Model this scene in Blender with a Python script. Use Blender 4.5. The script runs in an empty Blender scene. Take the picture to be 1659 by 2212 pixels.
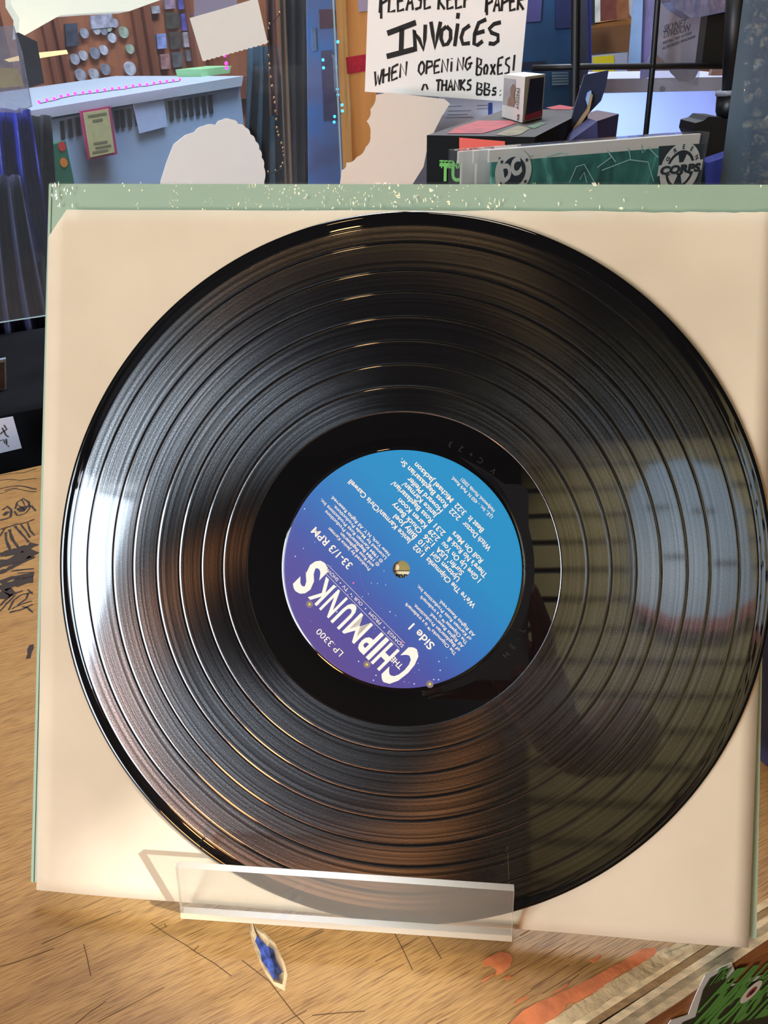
import bpy, bmesh, math, random
from mathutils import Vector, Matrix
random.seed(7)
S = bpy.context.scene
COL = S.collection

# ------------------------------------------------------------------ camera
FPX, CX, CY = 1661.0, 829.5, 1106.0
PITCH, ROLL, H = math.radians(31.5), math.radians(1.5), 0.334
r0 = Vector((1, 0, 0)); d0 = Vector((0, -math.sin(PITCH), -math.cos(PITCH))); FW = Vector((0, math.cos(PITCH), -math.sin(PITCH)))
CXW = r0 * math.cos(ROLL) + d0 * math.sin(ROLL)          # camera right
CYW = -r0 * math.sin(ROLL) + d0 * math.cos(ROLL)         # camera down
CAM = Vector((0, 0, H))
cd = bpy.data.cameras.new('camera'); cam = bpy.data.objects.new('camera', cd); COL.objects.link(cam)
cd.sensor_fit = 'VERTICAL'; cd.sensor_height = 24.0; cd.lens = FPX * 24.0 / 2212.0
cd.clip_start = 0.01; cd.clip_end = 50
m = Matrix.Identity(4)
for i in range(3):
    m[i][0] = CXW[i]; m[i][1] = -CYW[i]; m[i][2] = -FW[i]; m[i][3] = CAM[i]
cam.matrix_world = m
S.camera = cam

# ------------------------------------------------------------------ world, sun, daylight, exposure
S.view_settings.view_transform = 'Standard'; S.view_settings.look = 'None'
S.view_settings.gamma = 1.0; S.view_settings.use_curve_mapping = False
S.view_settings.exposure = 0.0
S.cycles.transparent_max_bounces = 16
S.cycles.max_bounces = 5; S.cycles.diffuse_bounces = 2; S.cycles.glossy_bounces = 2; S.cycles.transmission_bounces = 3
S.cycles.caustics_reflective = False; S.cycles.caustics_refractive = False
S.cycles.use_light_tree = False
S.cycles.adaptive_threshold = 0.05
W = bpy.data.worlds.new('world'); S.world = W; W.use_nodes = True
W.node_tree.nodes['Background'].inputs[0].default_value = (0.62, 0.75, 1.0, 1)
W.node_tree.nodes['Background'].inputs[1].default_value = 0.9

def lamp(name, kind, loc, energy, color, aim=None, **kw):
    l = bpy.data.lights.new(name, kind); l.energy = energy; l.color = color
    for k, v in kw.items(): setattr(l, k, v)
    o = bpy.data.objects.new(name, l); COL.objects.link(o); o.location = loc
    if aim is not None:
        o.rotation_euler = (Vector(aim) - Vector(loc)).to_track_quat('-Z', 'Y').to_euler()
    return o
SUN_DIR = Vector((0.68, -0.545, 0.50)).normalized()
lamp('sun', 'SUN', (4, -3, 1), 6.5, (0.80, 0.90, 1.0), Vector((4, -3, 1)) - SUN_DIR, angle=math.radians(0.6))
# daylight entering by the shop window on the left
lamp('window_daylight', 'AREA', (-2.19, -1.75, 0.875), 74, (0.78, 0.88, 1.0), (-0.6, -0.4, 0.9), shape='RECTANGLE', size=1.0, size_y=1.9)
lamp('window_daylight', 'AREA', (-1.99, -2.21, 0.875), 58, (0.74, 0.86, 1.0), (-1.0, -0.6, 0.9), shape='RECTANGLE', size=0.5, size_y=1.9)
lamp('counter_fill_light', 'AREA', (0.2, 0.0, 1.98), 8, (1.0, 0.83, 0.60), (0.2, 0.02, 0), shape='DISK', size=0.5)  # added broad warm light for the paper, clear of the record's streaks
# added cool area light overhead, brightens the back of the shop
lamp('back_fill_light', 'AREA', (0.1, 1.75, 1.98), 85, (0.80, 0.88, 1.0), (0.0, 1.85, 0), shape='RECTANGLE', size=1.6, size_y=0.5)

# ------------------------------------------------------------------ helpers
def lin(c):
    out = []
    for v in c:
        v /= 255.0
        out.append(v / 12.92 if v <= 0.04045 else ((v + 0.055) / 1.055) ** 2.4)
    return tuple(out) + (1.0,)
def ray(px, py):
    return CXW * ((px - CX) / FPX) + CYW * ((py - CY) / FPX) + FW
def wp(px, py, Y):
    d = ray(px, py); return CAM + d * (Y / d.y)
def atz(px, py, z=0.0):
    d = ray(px, py); return CAM + d * ((z - H) / d.z)
def onplane(px, py, q, n):
    d = ray(px, py); return CAM + d * ((q - CAM).dot(n) / d.dot(n))
# plane of the leaning record, from its measured outline
RX, RY, RZ = 0.0081104, 0.0899589, 0
cxr, sxr, cyr, syr = math.cos(RX), math.sin(RX), math.cos(RY), math.sin(RY)
Rm = Matrix(((1, 0, 0), (0, cxr, -sxr), (0, sxr, cxr))) @ Matrix(((cyr, 0, syr), (0, 1, 0), (-syr, 0, cyr)))
M3 = Matrix(((CXW.x, CYW.x, FW.x), (CXW.y, CYW.y, FW.y), (CXW.z, CYW.z, FW.z)))
REC_C = CAM + M3 @ Vector((0.0073451, 0.0241619, 0.3245083))
REC_U = (M3 @ Rm.col[0]).normalized()
REC_V = -(M3 @ Rm.col[1]).normalized()          # up along the record
REC_N = REC_U.cross(REC_V).normalized()         # towards the camera
def rp(px, py, off=0.0):                         # off: metres behind the record's face
    return onplane(px, py, REC_C - REC_N * off, REC_N)
def rl(u, v, off=0.0):
    return REC_C + REC_U * u + REC_V * v - REC_N * off
# counter direction
TA = math.radians(26.5)
TU = Vector((math.cos(TA), math.sin(TA), 0)); TW = Vector((math.sin(TA), -math.cos(TA), 0))   # along / outwards
UP = Vector((0, 0, 1))
G0 = Vector((-0.40, 0.80, 0))
def gp(px, py, D=0.0):                           # vertical planes parallel to the counter's back edge
    return onplane(px, py, G0 - TW * D, TW)

def link(o, parent=None):
    COL.objects.link(o)
    if parent is not None:
        o.parent = parent
        o.matrix_parent_inverse = Matrix.Translation(parent.location).inverted()
    return o
def mesh_obj(name, verts, faces, mats, parent=None, smooth=False, mi=None, keep=False):
    verts = [Vector(v) for v in verts]
    if keep: loc = Vector((0, 0, 0))
    else:
        xs = [v.x for v in verts]; ys = [v.y for v in verts]; zs = [v.z for v in verts]
        loc = Vector(((min(xs) + max(xs)) / 2, (min(ys) + max(ys)) / 2, min(zs)))
    me = bpy.data.meshes.new(name)
    me.from_pydata([v - loc for v in verts], [], faces)
    if not isinstance(mats, (list, tuple)): mats = [mats]
    for mm in mats: me.materials.append(mm)
    if mi is not None: me.polygons.foreach_set('material_index', mi)
    if smooth: me.polygons.foreach_set('use_smooth', [True] * len(me.polygons))
    me.update()
    o = bpy.data.objects.new(name, me); o.location = loc
    return link(o, parent)
def thing(name, label, cat, loc=(0, 0, 0), group=None):
    o = bpy.data.objects.new(name, None); o.empty_display_size = 0.02; o.location = Vector(loc)
    COL.objects.link(o); return tag(o, label, cat, group)
def tag(o, label, cat, group=None, kind=None):
    o['label'] = label; o['category'] = cat
    if group: o['group'] = group
    if kind: o['kind'] = kind
    return o
def struct(o):
    o['kind'] = 'structure'; return o

class MB:
    def __init__(s): s.v = []; s.f = []; s.m = []
    def add(s, v, f, mi=0):
        k = len(s.v); s.v += [Vector(p) for p in v]
        s.f += [tuple(i + k for i in q) for q in f]; s.m += [mi] * len(f); return s
    def prism(s, pts, vec, mi=0, mcap=None):
        n = len(pts); vec = Vector(vec); pts = [Vector(p) for p in pts]
        nrm = Vector((0, 0, 0))
        for i in range(n): nrm += pts[i].cross(pts[(i + 1) % n])
        if nrm.dot(vec) > 0: pts = pts[::-1]
        v = pts + [p + vec for p in pts]
        s.add(v, [tuple(range(n)), tuple(range(2 * n - 1, n - 1, -1))], mi if mcap is None else mcap)
        s.f += []; k = len(s.v) - 2 * n
        for i in range(n):
            j = (i + 1) % n
            s.f.append((k + i, k + i + n, k + j + n, k + j)); s.m.append(mi)
        return s
    def box(s, c, sx, sy, sz, X=(1, 0, 0), Y=(0, 1, 0), Z=(0, 0, 1), mi=0):
        c = Vector(c); X = Vector(X) * sx / 2; Y = Vector(Y) * sy / 2; Z = Vector(Z) * sz / 2
        s.prism([c - X - Y - Z, c + X - Y - Z, c + X - Y + Z, c - X - Y + Z], Y * 2, mi); return s
    def tube(s, pts, r, n=8, mi=0, caps=True):
        pts = [Vector(p) for p in pts]; k = len(s.v); rings = []
        prev = None
        for i, p in enumerate(pts):
            d = (pts[min(i + 1, len(pts) - 1)] - pts[max(i - 1, 0)]).normalized()
            a = d.orthogonal().normalized() if prev is None else (prev - d * prev.dot(d)).normalized()
            prev = a; b = d.cross(a)
            rr = r[i] if isinstance(r, (list, tuple)) else r
            rings.append([p + (a * math.cos(t) + b * math.sin(t)) * rr for t in [2 * math.pi * q / n for q in range(n)]])
        for R_ in rings: s.v += R_
        for i in range(len(pts) - 1):
            for q in range(n):
                w = (q + 1) % n
                s.f.append((k + i * n + q, k + i * n + w, k + (i + 1) * n + w, k + (i + 1) * n + q)); s.m.append(mi)
        if caps:
            s.f.append(tuple(k + q for q in range(n))[::-1]); s.m.append(mi)
            e = k + (len(pts) - 1) * n
            s.f.append(tuple(e + q for q in range(n))); s.m.append(mi)
        return s
    def ball(s, c, r, n=8, mi=0):
        c = Vector(c); v = [c + Vector((0, 0, r))]; f = []
        h = n // 2
        for i in range(1, h):
            t = math.pi * i / h
            for j in range(n):
                a = 2 * math.pi * j / n
                v.append(c + Vector((math.sin(t) * math.cos(a), math.sin(t) * math.sin(a), math.cos(t))) * r)
        v.append(c - Vector((0, 0, r))); e = len(v) - 1
        for j in range(n):
            f.append((0, 1 + j, 1 + (j + 1) % n)); b = 1 + (h - 2) * n
            f.append((e, b + (j + 1) % n, b + j))
            for i in range(h - 2):
                a = 1 + i * n
                f.append((a + j, a + n + j, a + n + (j + 1) % n, a + (j + 1) % n))
        return s.add(v, f, mi)
    def ribbon(s, pts, w, nrm, mi=0):
        pts = [Vector(p) for p in pts]; nrm = Vector(nrm); L = []; n = len(pts)
        for i, p in enumerate(pts):
            d = (pts[min(i + 1, n - 1)] - pts[max(i - 1, 0)])
            if d.length < 1e-9: d = Vector((1, 0, 0))
            sd = nrm.cross(d.normalized()).normalized() * (w[i] if isinstance(w, (list, tuple)) else w) / 2
            L.append((p - sd, p + sd))
        v = [q for pr in L for q in pr]
        return s.add(v, [(2 * i, 2 * i + 2, 2 * i + 3, 2 * i + 1) for i in range(n - 1)], mi)
    def disc(s, c, r, X, Y, n=20, mi=0, ry=None):
        c = Vector(c); ry = ry or r
        return s.add([c + Vector(X) * r * math.cos(2 * math.pi * i / n) + Vector(Y) * ry * math.sin(2 * math.pi * i / n) for i in range(n)], [tuple(range(n))], mi)
    def ring(s, c, r1, r2, X, Y, n=48, mi=0, a0=0, a1=2 * math.pi):
        c = Vector(c); X = Vector(X); Y = Vector(Y); v = []
        for i in range(n + 1):
            a = a0 + (a1 - a0) * i / n; e = X * math.cos(a) + Y * math.sin(a)
            v += [c + e * r1, c + e * r2]
        return s.add(v, [(2 * i, 2 * i + 1, 2 * i + 3, 2 * i + 2) for i in range(n)], mi)
    def poly(s, pts, mi=0):
        return s.add(pts, [tuple(range(len(pts)))], mi)
    def build(s, name, mats, parent=None, smooth=False, keep=False):
        return mesh_obj(name, s.v, s.f, mats, parent, smooth, s.m, keep)

_tc = {}
def text_geo(body, bold=0.0, align='LEFT', spacing=1.0):
    k = (body, bold, align, spacing)
    if k in _tc: return _tc[k]
    c = bpy.data.curves.new('t', 'FONT'); c.body = body; c.size = 1.0; c.align_x = align; c.offset = bold
    c.space_character = spacing; c.resolution_u = 3; c.fill_mode = 'FRONT'
    o = bpy.data.objects.new('t', c); COL.objects.link(o)
    dg = bpy.context.evaluated_depsgraph_get(); dg.update()
    me = bpy.data.meshes.new_from_object(o.evaluated_get(dg))
    g = ([v.co.copy() for v in me.vertices], [tuple(p.vertices) for p in me.polygons])
    bpy.data.objects.remove(o); bpy.data.curves.remove(c); bpy.data.meshes.remove(me)
    _tc[k] = g; return g
def put_text(mb, body, o, X, Y, size, sx=1.0, bold=0.0, align='LEFT', fit=None, spacing=1.0, mi=0, slant=0.0):
    v, f = text_geo(body, bold, 'LEFT', spacing)
    if not v: return
    x0 = min(p.x for p in v); x1 = max(p.x for p in v); w = x1 - x0
    k = size * sx
    if fit: k = fit / w
    sh = {'LEFT': -x0, 'CENTER': -(x0 + x1) / 2, 'RIGHT': -x1}[align]
    o = Vector(o); X = Vector(X); Y = Vector(Y)
    mb.add([o + X * ((p.x + sh) * k + slant * p.y * size) + Y * (p.y * size) for p in v], f, mi)

# ------------------------------------------------------------------ materials
def mat(name, col, rough=0.5, metal=0.0, spec=0.5, var=0.0, scale=20.0, bump=0.0, bscale=60.0, emit=None, estr=0.0, stretch=None, coat=0.0, col2=None):
    M = bpy.data.materials.new(name); M.use_nodes = True; nt = M.node_tree; N = nt.nodes; L = nt.links
    b = N['Principled BSDF']
    c = lin(col)
    b.inputs['Base Color'].default_value = c; b.inputs['Roughness'].default_value = rough
    b.inputs['Metallic'].default_value = metal; b.inputs['Specular IOR Level'].default_value = spec
    b.inputs['Coat Weight'].default_value = coat
    if emit:
        b.inputs['Emission Color'].default_value = lin(emit); b.inputs['Emission Strength'].default_value = estr
    if var or bump or col2:
        tc = N.new('ShaderNodeTexCoord'); mp = N.new('ShaderNodeMapping'); L.new(tc.outputs['Object'], mp.inputs[0])
        if stretch: mp.inputs['Scale'].default_value = stretch
        nz = N.new('ShaderNodeTexNoise'); nz.inputs['Scale'].default_value = scale; nz.inputs['Detail'].default_value = 5
        L.new(mp.outputs[0], nz.inputs['Vector'])
        if var or col2:
            cr = N.new('ShaderNodeValToRGB'); L.new(nz.outputs[0], cr.inputs[0])
            e = cr.color_ramp.elements; e[0].position = 0.32; e[1].position = 0.68
            c2 = lin(col2) if col2 else c
            e[0].color = tuple(max(0, x * (1 - var)) for x in c[:3]) + (1,)
            e[1].color = tuple(min(1, x * (1 + var)) for x in c2[:3]) + (1,)
            L.new(cr.outputs[0], b.inputs['Base Color'])
        if bump:
            n2 = N.new('ShaderNodeTexNoise'); n2.inputs['Scale'].default_value = bscale; n2.inputs['Detail'].default_value = 4
            L.new(mp.outputs[0], n2.inputs['Vector'])
            bp = N.new('ShaderNodeBump'); bp.inputs['Strength'].default_value = bump; bp.inputs['Distance'].default_value = 0.002
            L.new(n2.outputs[0], bp.inputs['Height']); L.new(bp.outputs[0], b.inputs['Normal'])
    return M
def clear(name, tint=(1, 1, 1), haze=0.05, hazecol=(220, 225, 230), gloss=0.06, rough=0.03, bump=0.0, bscale=30.0, stretch=None):
    """thin clear plastic: transparent + a little white scatter + gloss"""
    M = bpy.data.materials.new(name); M.use_nodes = True; nt = M.node_tree; N = nt.nodes; L = nt.links
    for n in list(N): N.remove(n)
    out = N.new('ShaderNodeOutputMaterial'); t = N.new('ShaderNodeBsdfTransparent'); t.inputs[0].default_value = tuple(tint) + (1,)
    d = N.new('ShaderNodeBsdfDiffuse'); d.inputs[0].default_value = lin(hazecol)
    g = N.new('ShaderNodeBsdfGlossy'); g.inputs['Roughness'].default_value = rough
    m1 = N.new('ShaderNodeMixShader'); m1.inputs[0].default_value = haze; L.new(t.outputs[0], m1.inputs[1]); L.new(d.outputs[0], m1.inputs[2])
    fr = N.new('ShaderNodeLayerWeight'); fr.inputs[0].default_value = 0.5
    pw = N.new('ShaderNodeMath'); pw.operation = 'POWER'; pw.inputs[1].default_value = 4.0; L.new(fr.outputs['Facing'], pw.inputs[0])
    mu = N.new('ShaderNodeMath'); mu.operation = 'MULTIPLY_ADD'; mu.inputs[1].default_value = 0.6; mu.inputs[2].default_value = gloss; mu.use_clamp = True
    L.new(pw.outputs[0], mu.inputs[0])
    m2 = N.new('ShaderNodeMixShader'); L.new(mu.outputs[0], m2.inputs[0]); L.new(m1.outputs[0], m2.inputs[1]); L.new(g.outputs[0], m2.inputs[2])
    if bump:
        tc = N.new('ShaderNodeTexCoord'); mp = N.new('ShaderNodeMapping'); L.new(tc.outputs['Object'], mp.inputs[0])
        if stretch: mp.inputs['Scale'].default_value = stretch
        nz = N.new('ShaderNodeTexNoise'); nz.inputs['Scale'].default_value = bscale; nz.inputs['Detail'].default_value = 3; L.new(mp.outputs[0], nz.inputs['Vector'])
        bp = N.new('ShaderNodeBump'); bp.inputs['Strength'].default_value = bump; bp.inputs['Distance'].default_value = 0.004
        L.new(nz.outputs[0], bp.inputs['Height']); L.new(bp.outputs[0], g.inputs['Normal']); L.new(bp.outputs[0], fr.inputs['Normal'])
    L.new(m2.outputs[0], out.inputs[0])
    return M
def emis(name, col, s):
    M = mat(name, col, 0.4, emit=col, estr=s)
    if s < 20: M.cycles.emission_sampling = 'NONE'
    return M

K = {}
K['black'] = mat('black_plastic', (14, 14, 16), 0.4)
K['ink'] = mat('marker_ink', (12, 12, 14), 0.6)
K['white'] = mat('white_paper', (244, 240, 232), 0.8, var=0.02, scale=8)
K['white2'] = mat('white_print', (240, 236, 225), 0.6)
K['dark'] = mat('dark_wall_paint', (44, 40, 38), 0.8)
K['ceil'] = mat('dark_ceiling_paint', (30, 29, 30), 0.9)
K['floor'] = mat('floor_boards', (92, 66, 44), 0.6, var=0.3, scale=6, stretch=(1, 8, 1))
K['chrome'] = mat('brushed_metal', (170, 170, 172), 0.3, metal=1.0)
K['gridblack'] = mat('black_powder_coat', (10, 10, 11), 0.5)

# ------------------------------------------------------------------ room
X0, X1, Y0, Y1, ZF, ZC = -2.3, 2.3, -2.3, 3.3, -0.95, 2.02
struct(MB().box((0, 0.5, ZF - 0.05), 4.8, 5.8, 0.1).build('floor', K['floor']))
struct(MB().box((0, 0.5, ZC + 0.05), 4.8, 5.8, 0.1).build('ceiling', K['ceil']))
K['backwall'] = mat('back_wall_paint', (96, 92, 100), 0.8, var=0.1, scale=3)
struct(MB().box((0, Y1 + 0.05, 0.53), 4.6, 0.1, 2.97).build('wall_back', K['backwall']))
def holed(name, axis, pos, a0, a1, b0, b1, h, mt, th=0.1):        # a wall with one rectangular opening h = (a,a,b,b)
    mb = MB()
    for (p, q, r, s) in ((a0, h[0], b0, b1), (h[1], a1, b0, b1), (h[0], h[1], b0, h[2]), (h[0], h[1], h[3], b1)):
        if q - p < 1e-4 or s - r < 1e-4: continue
        c = ((p + q) / 2, (r + s) / 2)
        if axis == 'y': mb.box((c[0], pos, c[1]), q - p, th, s - r)
        else: mb.box((pos, c[0], c[1]), th, q - p, s - r)
    return struct(mb.build(name, mt))
holed('wall_front', 'y', Y0 - 0.05, X0, X1, ZF, ZC, (-2.26, -1.72, -0.1, 1.85), K['dark'])
holed('wall_left', 'x', X0 - 0.05, -2.4, 3.4, ZF, ZC, (-2.26, -1.24, -0.1, 1.85), K['dark'])
holed('wall_right', 'x', X1 + 0.01, -2.4, 3.4, ZF, ZC, (-1.768, -1.632, 0.9, 1.83), K['dark'], 0.02)  # opening cut as a slit to shape the sun patch
fr = MB()
for (c, sy, sz) in (((X0, -1.75, -0.125), 1.1, 0.05), ((X0, -1.75, 1.875), 1.1, 0.05), ((X0, -2.275, 0.875), 0.05, 2.05), ((X0, -1.215, 0.875), 0.05, 2.05)):
    fr.box(c, 0.14, sy, sz)
f2 = MB()
for (c, sx, sz) in (((-1.98, Y0, -0.125), 0.55, 0.05), ((-1.98, Y0, 1.875), 0.55, 0.05), ((-1.695, Y0, 0.875), 0.05, 2.05)):
    f2.box(c, sx, 0.14, sz)
struct(f2.build('window_2', K['white']))
w1 = struct(fr.build('window_1', K['white']))
d1 = MB()
for (c, sy, sz) in (((X1, -1.70, 1.857), 0.236, 0.05), ((X1, -1.70, 0.873), 0.236, 0.05), ((X1, -1.605, 1.36), 0.05, 0.99), ((X1, -1.795, 1.36), 0.05, 0.99)):
    d1.box(c, 0.03, sy, sz)
struct(d1.build('sun_slit_frame', K['dark']))  # made-up frame round the slit that crops the sun

# ------------------------------------------------------------------ the counter
def wood(name, ca, cb, cc, rough=0.42):
    M = bpy.data.materials.new(name); M.use_nodes = True; nt = M.node_tree; N = nt.nodes; L = nt.links; b = N['Principled BSDF']
    tc = N.new('ShaderNodeTexCoord')
    mp = N.new('ShaderNodeMapping'); mp.vector_type = 'TEXTURE'; mp.inputs['Rotation'].default_value = (0, 0, TA); mp.inputs['Scale'].default_value = (18, 1, 1)
    L.new(tc.outputs['Object'], mp.inputs[0])
    n1 = N.new('ShaderNodeTexNoise'); n1.inputs['Scale'].default_value = 1500; n1.inputs['Detail'].default_value = 5; L.new(mp.outputs[0], n1.inputs['Vector'])
    n2 = N.new('ShaderNodeTexNoise'); n2.inputs['Scale'].default_value = 11; n2.inputs['Detail'].default_value = 4; L.new(tc.outputs['Object'], n2.inputs['Vector'])
    n3 = N.new('ShaderNodeTexNoise'); n3.inputs['Scale'].default_value = 90; n3.inputs['Detail'].default_value = 3; L.new(mp.outputs[0], n3.inputs['Vector'])
    r1 = N.new('ShaderNodeValToRGB'); L.new(n1.outputs[0], r1.inputs[0])
    e = r1.color_ramp.elements; e[0].position = 0.34; e[0].color = lin(cc); e[1].position = 0.54; e[1].color = lin(ca)
    r2 = N.new('ShaderNodeValToRGB'); L.new(n2.outputs[0], r2.inputs[0])
    e = r2.color_ramp.elements; e[0].position = 0.35; e[0].color = lin(cb); e[1].position = 0.65; e[1].color = (1, 1, 1, 1)
    mx = N.new('ShaderNodeMix'); mx.data_type = 'RGBA'; mx.blend_type = 'MULTIPLY'; mx.inputs[0].default_value = 0.4
    L.new(r1.outputs[0], mx.inputs[6]); L.new(r2.outputs[0], mx.inputs[7])
    r3 = N.new('ShaderNodeValToRGB'); L.new(n3.outputs[0], r3.inputs[0])
    e = r3.color_ramp.elements; e[0].position = 0.3; e[0].color = lin((150, 120, 90)); e[1].position = 0.5; e[1].color = (1, 1, 1, 1)
    mx2 = N.new('ShaderNodeMix'); mx2.data_type = 'RGBA'; mx2.blend_type = 'MULTIPLY'; mx2.inputs[0].default_value = 0.3
    L.new(mx.outputs[2], mx2.inputs[6]); L.new(r3.outputs[0], mx2.inputs[7]); L.new(mx2.outputs[2], b.inputs['Base Color'])
    bp = N.new('ShaderNodeBump'); bp.inputs['Strength'].default_value = 0.35; bp.inputs['Distance'].default_value = 0.0006
    L.new(n1.outputs[0], bp.inputs['Height']); L.new(bp.outputs[0], b.inputs['Normal'])
    b.inputs['Roughness'].default_value = rough
    return M
K['wood'] = wood('worn_golden_wood', (188, 142, 82), (222, 190, 145), (142, 100, 54))
K['wood_face'] = wood('varnished_panel_wood', (170, 112, 58), (190, 140, 90), (110, 66, 32), 0.4)
table = thing('counter', 'worn golden plywood counter under the record easel, with chipped orange paint along its edge', 'counter', (0.0, 0.45, ZF))
E0 = atz(1234, 2212, 0)                                         # a point of the front edge
E0 = Vector((E0.x, E0.y, 0))
def tl(a, b, z=0.0): return E0 + TU * a - TW * b + UP * z       # along the edge / into the counter
# gouge outline
GZ = [(447, 345), (462, 375), (500, 400), (540, 440), (572, 510), (588, 560), (583, 600), (578, 622), (540, 605), (505, 555), (478, 500), (455, 440), (443, 395)]
gpx = [(300 + x / 1.8433, 1800 + y / 1.8433) for x, y in GZ]
gout = [atz(x, y) for x, y in gpx]
gc = sum(gout, Vector()) / len(gout)
bm = bmesh.new()
TL_, TD = 0.95, 0.615
outer = [tl(-1.05, 0), tl(TL_, 0), tl(TL_, TD), tl(-1.05, TD)]
for loop in (outer, gout):
    vs = [bm.verts.new(p) for p in loop]
    for i in range(len(vs)): bm.edges.new((vs[i], vs[(i + 1) % len(vs)]))
bmesh.ops.triangle_fill(bm, use_beauty=True, use_dissolve=False, edges=bm.edges[:])
tv = [v.co.copy() for v in bm.verts]; bm.verts.index_update()
tf = [tuple(v.index for v in f.verts) for f in bm.faces]; bm.free()
mb = MB().add(tv, tf)
for q in range(len(mb.f)):
    a, b_, c_ = [mb.v[i] for i in mb.f[q][:3]]
    if (b_ - a).cross(c_ - a).z < 0: mb.f[q] = mb.f[q][::-1]
TH = 0.036
lo = [tl(-1.05, 0.0, -TH), tl(TL_, 0.0, -TH), tl(TL_, TD, -TH), tl(-1.05, TD, -TH)]
k = len(mb.v); mb.v += [p.copy() for p in outer] + lo
mb.f += [(k + 3, k + 2, k + 6, k + 7), (k + 0, k + 3, k + 7, k + 4), (k + 2, k + 1, k + 5, k + 6), (k + 7, k + 6, k + 5, k + 4)]; mb.m += [0] * 4
mb.build('tabletop', K['wood'], table, keep=True)
# gouge: raised splinters round a blue pit
K['splinter'] = mat('torn_pale_wood', (196, 166, 122), 0.8, var=0.22, scale=160, bump=0.5, bscale=300)
K['bluepaint'] = mat('blue_paint', (26, 38, 100), 0.5, var=0.6, scale=260, col2=(70, 90, 160))
n = len(gout)
inner = [gc + (p - gc) * (0.66 + 0.10 * math.sin(i * 2.7)) + Vector((0, 0, -0.0022)) for i, p in enumerate(gout)]
lipo = [p + (p - gc).normalized() * random.uniform(0.0003, 0.0012) + UP * 0.0001 for p in gout]
lipi = [gc + (p - gc) * 0.9 + UP * random.uniform(0.0005, 0.0012) for p in gout]
g = MB(); g.v = lipo + lipi + inner
for i in range(n):
    j = (i + 1) % n
    g.f += [(i, j, n + j, n + i), (n + i, n + j, 2 * n + j, 2 * n + i)]; g.m += [0, 0]
g.build('gouge_rim', K['splinter'], table)
g = MB(); g.v = inner + [gc + Vector((0, 0, -0.0034))]
g.f = [(i, (i + 1) % n, n) for i in range(n)]; g.m = [0] * n
g.build('gouge_pit', K['bluepaint'], table)
# plywood edge: plies step out and down
PLY = [((222, 196, 150), 0.0000, 0.0022), ((150, 118, 76), 0.0022, 0.0042), ((214, 190, 150), 0.0042, 0.0064), ((158, 138, 104), 0.0064, 0.0086), ((196, 172, 132), 0.0086, 0.0110)]
for i, (c, a, b_) in enumerate(PLY):
    mm = mat('ply_%d' % i, c, 0.75, var=0.25, scale=14, stretch=(6, 30, 30), bump=0.5, bscale=120)
    z0, z1 = -a * 0.75, -b_ * 0.75
    mb = MB()
    nseg = 60
    top = []; bot = []
    for s_ in range(nseg + 1):
        x = -1.05 + (TL_ + 1.05) * s_ / nseg; jx = random.uniform(-0.0004, 0.0004)
        top.append(tl(x, -a + (0.0 if i == 0 else jx), z0)); bot.append(tl(x, -b_ + jx, z1))
    low = [p + Vector((0, 0, -0.03)) + TW * -0.006 for p in bot]
    mb.v = top + bot + low
    for s_ in range(nseg):
        mb.f.append((s_, nseg + 1 + s_, nseg + 2 + s_, s_ + 1)); mb.m.append(0)
        mb.f.append((nseg + 1 + s_, 2 * nseg + 2 + s_, 2 * nseg + 3 + s_, nseg + 2 + s_)); mb.m.append(0)
    mb.build('ply', mm, table)
# front panel of the counter
FQ = tl(0, -0.0105, 0)
mb = MB().prism([tl(-1.05, -0.0105, -0.0085), tl(TL_, -0.0105, -0.0085), tl(TL_, -0.0105, ZF), tl(-1.05, -0.0105, ZF)], -TW * 0.018)
mb.build('front_panel', K['wood_face'], table, keep=True)
for a in (-1.05, TL_ - 0.018):
    MB().prism([tl(a, 0.008, -TH), tl(a + 0.018, 0.008, -TH), tl(a + 0.018, 0.008, ZF), tl(a, 0.008, ZF)], -TW * (TD - 0.02)).build('side_panel', K['wood_face'], table)
# torn veneer strip and chips of orange paint
K['orange'] = mat('orange_red_paint', (206, 112, 62), 0.7, var=0.25, scale=90, bump=0.3, bscale=200)
def z3(l): return [(900 + x / 2.186, 1850 + y / 2.186) for x, y in l]
def jag(pts, amp, n=3):
    out = []
    for i, p in enumerate(pts):
        q = pts[(i + 1) % len(pts)]
        for k_ in range(n):
            t = k_ / n; out.append((p[0] + (q[0] - p[0]) * t + random.uniform(-amp, amp) * (k_ > 0), p[1] + (q[1] - p[1]) * t + random.uniform(-amp, amp) * (k_ > 0)))
    return out
torn = [(520, 840), (690, 735), (800, 668), (900, 600), (1010, 540), (1100, 478), (1180, 430), (1250, 400), (1340, 370), (1460, 340), (1500, 328), (1420, 362), (1330, 418), (1180, 512), (1000, 622), (800, 745), (640, 850)]
MB().prism([atz(x, y, 0.0) for x, y in z3(jag(torn, 7, 4))], UP * 0.00025).build('torn_veneer', K['splinter'], table)
strip = [(380, 840), (440, 791), (500, 730), (600, 680), (690, 640), (800, 590), (900, 535), (1000, 480), (1060, 440), (1130, 432), (1130, 455), (1090, 490), (1020, 530), (960, 560), (890, 605), (850, 640), (760, 690), (720, 690), (680, 740), (590, 800), (540, 840)]
MB().prism([atz(x, y, 0.0) for x, y in z3(jag(strip, 5, 3))], UP * 0.0004).build('paint_chip', K['orange'], table)
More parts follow.
